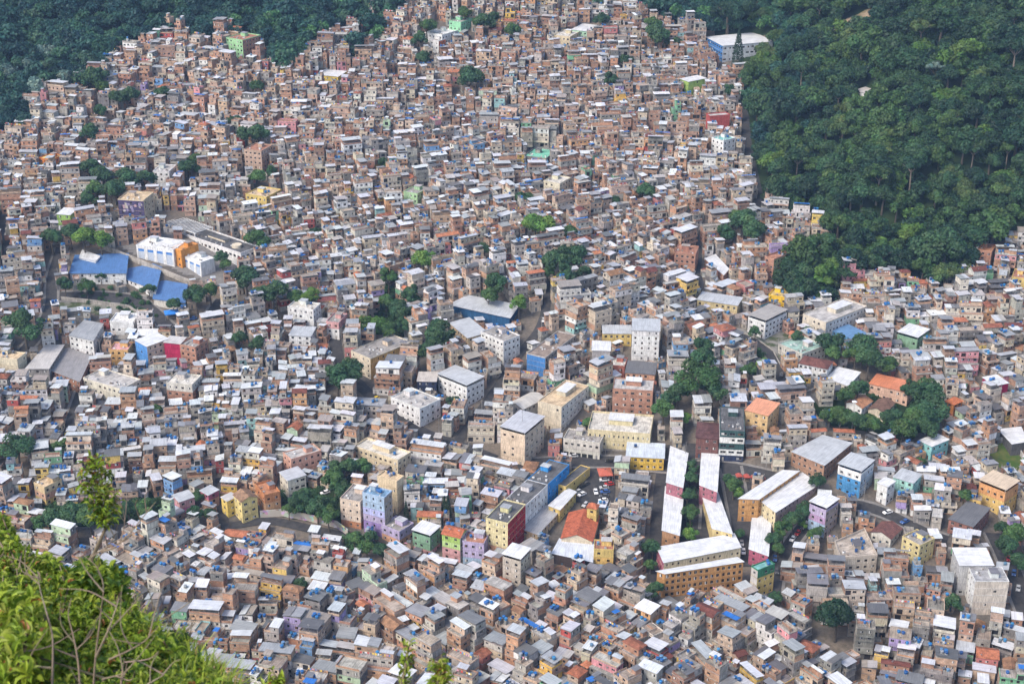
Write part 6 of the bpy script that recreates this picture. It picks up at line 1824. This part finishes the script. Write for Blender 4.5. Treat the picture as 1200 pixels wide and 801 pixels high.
def rosette(S, p, axis, n, L, W, bias=None, red=.02):
    axis = axis / np.linalg.norm(axis)
    for i in range(n):
        d = NF.normal(size=3); d -= axis * d.dot(axis); d /= np.linalg.norm(d)
        d = d * NF.uniform(.55, 1.2) + axis * NF.uniform(.2, 1.0)
        c = leafcol(bias)
        if NF.random() < red: c = np.array((.30, .13, .04))
        k = NF.uniform(.65, 1.2)
        S.add(p - axis * NF.uniform(0, .07), d, L * k, W * k, c)
def shrub(name, label, poly, n, tr, Lf, root_uvt, seed, bias=None, dens=9):
    r = random.Random(seed); S = Leaves(); st = MB()
    base = at(*root_uvt); base[2] = knoll(base[0], base[1]) - .05
    root = thing(name, label, 'shrub', tuple(base))
    us = [p[0] for p in poly]; vs = [p[1] for p in poly]; k = 0
    tips = []
    while k < n:
        u, v = r.uniform(min(us), max(us)), r.uniform(min(vs), max(vs))
        if not inpoly(u, v, poly): continue
        k += 1
        t = tr(u, v) + r.uniform(-.45, .75)
        p = at(u, v, t)
        up = np.array((r.uniform(-.5, .6), r.uniform(-.7, .3), 1.0))
        L = Lf * r.uniform(.75, 1.3)
        rosette(S, p, up, r.randint(dens - 2, dens + 3), L, L * r.uniform(.32, .45), bias)
        tips.append(p)
    for p in tips[::9]:
        mid = (p + base) / 2 + np.array((r.uniform(-.3, .3), r.uniform(-.3, .3), r.uniform(-.2, .3)))
        st.tube([tuple(base - base + (r.uniform(-.2, .2), r.uniform(-.2, .2), -.1)), tuple(mid - base), tuple(p - base)], [.018, .011, .004], 5, BARK, jit((.16, .13, .09), r, .2))
    Q, M, Cc = S.arrays(); Q -= base.astype(np.float32)
    obj_from('foliage', (Q, M, Cc), root); obj_from('stem', st, root)
    return root
tr_ = lambda u, v: 8.7 - (v - 600) / 200.0 * 2.3
shrub('leafy_shrub', 'dense bright green shrub filling the nearest corner below the viewpoint', [(-25, 592), (6, 606), (24, 640), (58, 652), (84, 668), (104, 655), (128, 668), (140, 705), (146, 740), (140, 815), (-25, 815)], 3900, tr_, .036, (40, 820, 6.2), 1)
shrub('leafy_shrub', 'darker glossy sprays at the top rim of the nearest green shrub', [(92, 660), (112, 652), (140, 668), (146, 688), (120, 700), (95, 690)], 70, lambda u, v: 7.6, .06, (110, 760, 7.0), 2, [.15, .1, .25, .35, .05, .1], 8)
shrub('broadleaf_shrub', 'low yellow-green broad-leaved shrub in the very corner', [(-25, 690), (40, 690), (60, 740), (40, 815), (-25, 815)], 190, lambda u, v: 6.5 - (v - 700) / 100 * .4, .058, (10, 820, 5.6), 3, [.3, .35, .1, .05, .2, 0])
# tall sprig
def stemline(uvt): return [at(*q) for q in uvt]
def sprig(name, label, path, wid, n, Lf, bias, tail=None, start=0.25):
    P = stemline(path); base = P[0].copy()
    root = thing(name, label, 'plant', tuple(base))
    st = MB(); rr = [.012 * (1 - .75 * i / (len(P) - 1)) for i in range(len(P))]
    st.tube([tuple(p - base) for p in P], rr, 6, BARK, (.17, .14, .10))
    S = Leaves()
    for k in range(n):
        a = start + (1 - start) * (k + .5) / n
        f = a * (len(P) - 1); i = min(int(f), len(P) - 2)
        p = P[i] + (P[i + 1] - P[i]) * (f - i)
        w = wid(a)
        th = k * 2.4
        d = np.array((math.cos(th), math.sin(th) * .9, .55))
        e = p + d * w * NF.uniform(.35, 1.0)
        st.tube([tuple(p - base), tuple(e - base)], [.004, .002], 4, BARK, (.14, .13, .07))
        rosette(S, e, d + np.array((0, 0, .6)), 7, Lf * NF.uniform(.8, 1.15), Lf * .36, bias, .04)
    Q, M, Cc = S.arrays(); Q -= base.astype(np.float32)
    obj_from('foliage', (Q, M, Cc), root); obj_from('stem', st, root)
    return root
sprig('sapling', 'slender leafy sapling standing tall above the near shrub', [(92, 690, 7.7), (112, 645, 7.7), (124, 618, 7.7), (121, 598, 7.7), (114, 572, 7.7), (110, 538, 7.7)], lambda a: .10 * (1 - abs(a - .70) * 1.3) + .012, 72, .040, [.26, .24, .18, .10, .16, .06], start=.44)
sprig('sapling', 'bright yellow-green shoot at the bottom edge, taller and thinner of two', [(470, 850, 6.0), (472, 800, 6.0), (476, 775, 6.0), (479, 755, 6.0)], lambda a: .028, 13, .033, [.35, .35, .05, 0, .25, 0], start=.3)
sprig('sapling', 'bushy bright yellow-green shoot at the bottom edge, beside the thinner one', [(508, 850, 5.6), (512, 805, 5.6), (516, 788, 5.6), (518, 775, 5.6)], lambda a: .045, 20, .036, [.35, .35, .05, 0, .25, 0], start=.3)
sprig('sapling', 'tiny green shoot at the bottom edge near the grass', [(322, 850, 6.2), (324, 812, 6.2), (326, 794, 6.2)], lambda a: .06, 16, .045, [.3, .4, .1, 0, .2, 0], start=.3)
# dead branches
def twigs(name, label, lines, seed, extra=0):
    r = random.Random(seed); base = at(*lines[0][0]); base[2] = knoll(base[0], base[1])
    root = thing(name, label, 'dead branches', tuple(base)); tb = MB()
    def draw(P, r0):
        n = len(P)
        # smooth the line
        Q = []
        for i in range(n - 1):
            for k in range(4):
                t = k / 4
                p0, p1, p2, p3 = P[max(i - 1, 0)], P[i], P[i + 1], P[min(i + 2, n - 1)]
                Q.append(.5 * ((2 * p1) + (p2 - p0) * t + (2 * p0 - 5 * p1 + 4 * p2 - p3) * t * t + (3 * p1 - p0 - 3 * p2 + p3) * t ** 3))
        Q.append(P[-1])
        c = jit((.25, .20, .15), r, .2)
        tb.tube([tuple(q - base) for q in Q], [r0 * (1 - .75 * i / (len(Q) - 1)) for i in range(len(Q))], 5, BARK, c)
        return Q
    for ln in lines:
        P = stemline(ln); Q = draw(P, r.uniform(.004, .0065))
        for k in range(extra):
            i = r.randrange(len(Q) // 3, len(Q))
            a = Q[i]; d = np.array((r.uniform(-1, 1), r.uniform(-.4, .4), r.uniform(.1, 1))); d /= np.linalg.norm(d); l = r.uniform(.08, .25)
            draw([a, a + d * l * .5 + NF.normal(size=3) * .02, a + d * l], .0035)
    obj_from('branch', tb, root); return root
T = 5.9
twigs('dead_shrub', 'bare grey branching dead shrub rising in front of the green leaves', [
    [(108, 830, T), (112, 770, T), (118, 720, T), (121, 685, T), (112, 662, T + .5), (97, 650, T + .9)],
    [(112, 770, T), (126, 740, T - .1), (135, 715, T - .1), (140, 700, T)],
    [(60, 830, T), (62, 775, T), (61, 742, T), (53, 712, T), (47, 690, T + .3), (44, 668, T + .5)],
    [(95, 830, T), (92, 780, T), (86, 745, T), (80, 720, T), (84, 700, T)],
    [(128, 772, T), (150, 762, T), (170, 750, T), (186, 733, T)],
    [(60, 782, T), (42, 780, T), (28, 775, T), (12, 752, T), (0, 745, T)],
    [(143, 830, T), (142, 800, T), (146, 770, T)], [(120, 795, T), (140, 790, T), (146, 786, T)],
    [(165, 806, T), (180, 797, T), (192, 790, T)]], 4, 3)
twigs('dead_twig', 'thin curved twig arching out beside the sapling', [[(95, 660, 7.7), (112, 648, 7.7), (134, 641, 7.7), (154, 622, 7.7), (168, 605, 7.7), (182, 588, 7.7)], [(140, 636, 7.7), (146, 615, 7.7), (144, 596, 7.7)], [(100, 668, 7.7), (122, 645, 7.8), (134, 628, 7.8), (140, 605, 7.8)]], 6, 3)
twigs('dead_twig', 'crooked dark snag with small leaves on the grass slope', [[(196, 820, 7.2), (205, 780, 7.2), (208, 760, 7.2), (200, 755, 7.2)], [(208, 772, 7.2), (214, 778, 7.2), (218, 772, 7.2)], [(205, 762, 7.2), (198, 748, 7.2), (215, 742, 7.2)], [(185, 760, 7.2), (186, 735, 7.2), (180, 715, 7.2)]], 8, 6)
shrub('tuft_shrub', 'small olive tuft of leaves around the crooked snag', [(196, 742), (214, 740), (222, 752), (205, 758)], 9, lambda u, v: 7.2, .05, (205, 780, 7.2), 5, [.05, .1, .3, .35, .1, .1], 6)
shrub('low_shrub', 'low yellow-green leafy growth on the grassy edge of the near slope', [(128, 690), (150, 700), (182, 735), (216, 756), (262, 792), (262, 815), (120, 815)], 700, lambda u, v: 7.4 - (v - 700) / 130.0 * 1.2, .038, (190, 820, 6.6), 6)
# grass
gq, gc = [], []
GP = [(146, 700), (165, 722), (182, 742), (214, 756), (246, 776), (275, 798), (292, 830), (120, 830), (132, 745)]
rg = random.Random(12)
for k in range(8500):
    u, v = rg.uniform(118, 292), rg.uniform(700, 832)
    if not inpoly(u, v, GP): continue
    t = 7.6 - (v - 700) / 130.0 * 1.3 + rg.uniform(-.3, .4)
    p = at(u, v + 14, t); h = rg.uniform(.07, .18); a = rg.uniform(0, 6.28); bend = rg.uniform(.3, 1.1); w = rg.uniform(.002, .005)
    dx, dy = math.cos(a), math.sin(a); sx, sy = -dy * w, dx * w
    c = leafcol([.35, .3, .15, .05, .1, .05]) if rg.random() > .06 else np.array((.35, .24, .08))
    pts = [p + np.array((dx * bend * h * s * s, dy * bend * h * s * s, h * (s - .35 * bend * s * s))) for s in (0, .4, .75, 1)]
    for i in range(3):
        k0, k1 = (1, .95, .6, .08)[i], (1, .95, .6, .08)[i + 1]
        a0, a1 = pts[i], pts[i + 1]; s_ = np.array((sx, sy, 0))
        gq.append((a0 - s_ * k0, a0 + s_ * k0, a1 + s_ * k1, a1 - s_ * k1)); gc.append(c)
gr = obj_from('grass', (np.array(gq, dtype=np.float32), np.full(len(gq), FLEAF), np.array(gc)))
tag(gr, 'long bright green grass on the near slope', 'grass', kind='stuff')

# ------------------------------------------------------------------ air, sky and sun
HAZE = 0.00007
if HAZE > 0:
    hz = MB(); hz.box(-775, 775, -5.5, 1500, -70, EYE[2] + 6, PLASTIC, (1, 1, 1))
    me = bpy.data.meshes.new('haze')
    x0, x1, y0, y1, z0, z1 = -830, 830, -12, 1560, -60, EYE[2] + 8
    me.from_pydata([(x0, y0, z0), (x1, y0, z0), (x1, y1, z0), (x0, y1, z0), (x0, y0, z1), (x1, y0, z1), (x1, y1, z1), (x0, y1, z1)], [], [(3, 2, 1, 0), (4, 5, 6, 7), (0, 1, 5, 4), (1, 2, 6, 5), (2, 3, 7, 6), (3, 0, 4, 7)])
    mh = bpy.data.materials.new('haze_air'); mh.use_nodes = True; nt = mh.node_tree
    nt.nodes.remove(nt.nodes['Principled BSDF'])
    pv = nd(nt, 'ShaderNodeVolumePrincipled')
    pv.inputs['Color'].default_value = (.40, .62, 1.0, 1)
    pv.inputs['Density'].default_value = HAZE
    nt.links.new(pv.outputs[0], nt.nodes['Material Output'].inputs['Volume'])
    me.materials.append(mh)
    ho = bpy.data.objects.new('haze', me); COLL.objects.link(ho); tag(ho, 'thin bluish haze filling the valley air', 'haze', kind='stuff')

w = bpy.data.worlds.new('World'); sc.world = w; w.use_nodes = True
nt = w.node_tree
sky = nd(nt, 'ShaderNodeTexSky', sky_type='NISHITA')
SUN_EL, SUN_AZ = math.radians(50), math.radians(232)
sky.sun_disc = False; sky.sun_elevation = SUN_EL; sky.sun_rotation = SUN_AZ
sky.air_density = 1.0; sky.dust_density = 3.0; sky.ozone_density = 1.0
bg = nt.nodes['Background']
nt.links.new(sky.outputs[0], bg.inputs[0])
bg.inputs[1].default_value = 0.134
sd = bpy.data.lights.new('sun', 'SUN'); sd.energy = 1.38; sd.angle = math.radians(22); sd.color = (1.0, .91, .78)
so = bpy.data.objects.new('sun', sd); COLL.objects.link(so)
dirv = Vector((math.sin(SUN_AZ) * math.cos(SUN_EL), math.cos(SUN_AZ) * math.cos(SUN_EL), math.sin(SUN_EL)))
so.rotation_euler = dirv.to_track_quat('Z', 'Y').to_euler()
cam_data.dof.use_dof = True
cam_data.dof.focus_distance = 760.0
cam_data.dof.aperture_fstop = 8.0
sc.view_settings.view_transform = 'Standard'
sc.view_settings.look = 'None'
sc.view_settings.exposure = 1.18
sc.view_settings.gamma = 1.0
sc.cycles.max_bounces = 5
sc.cycles.diffuse_bounces = 3
sc.cycles.glossy_bounces = 2
sc.cycles.transmission_bounces = 2
sc.cycles.volume_bounces = 0
sc.cycles.transparent_max_bounces = 4
sc.cycles.use_denoising = True
print('script done', round(time.time() - T0, 1), 'objects', len(bpy.data.objects))
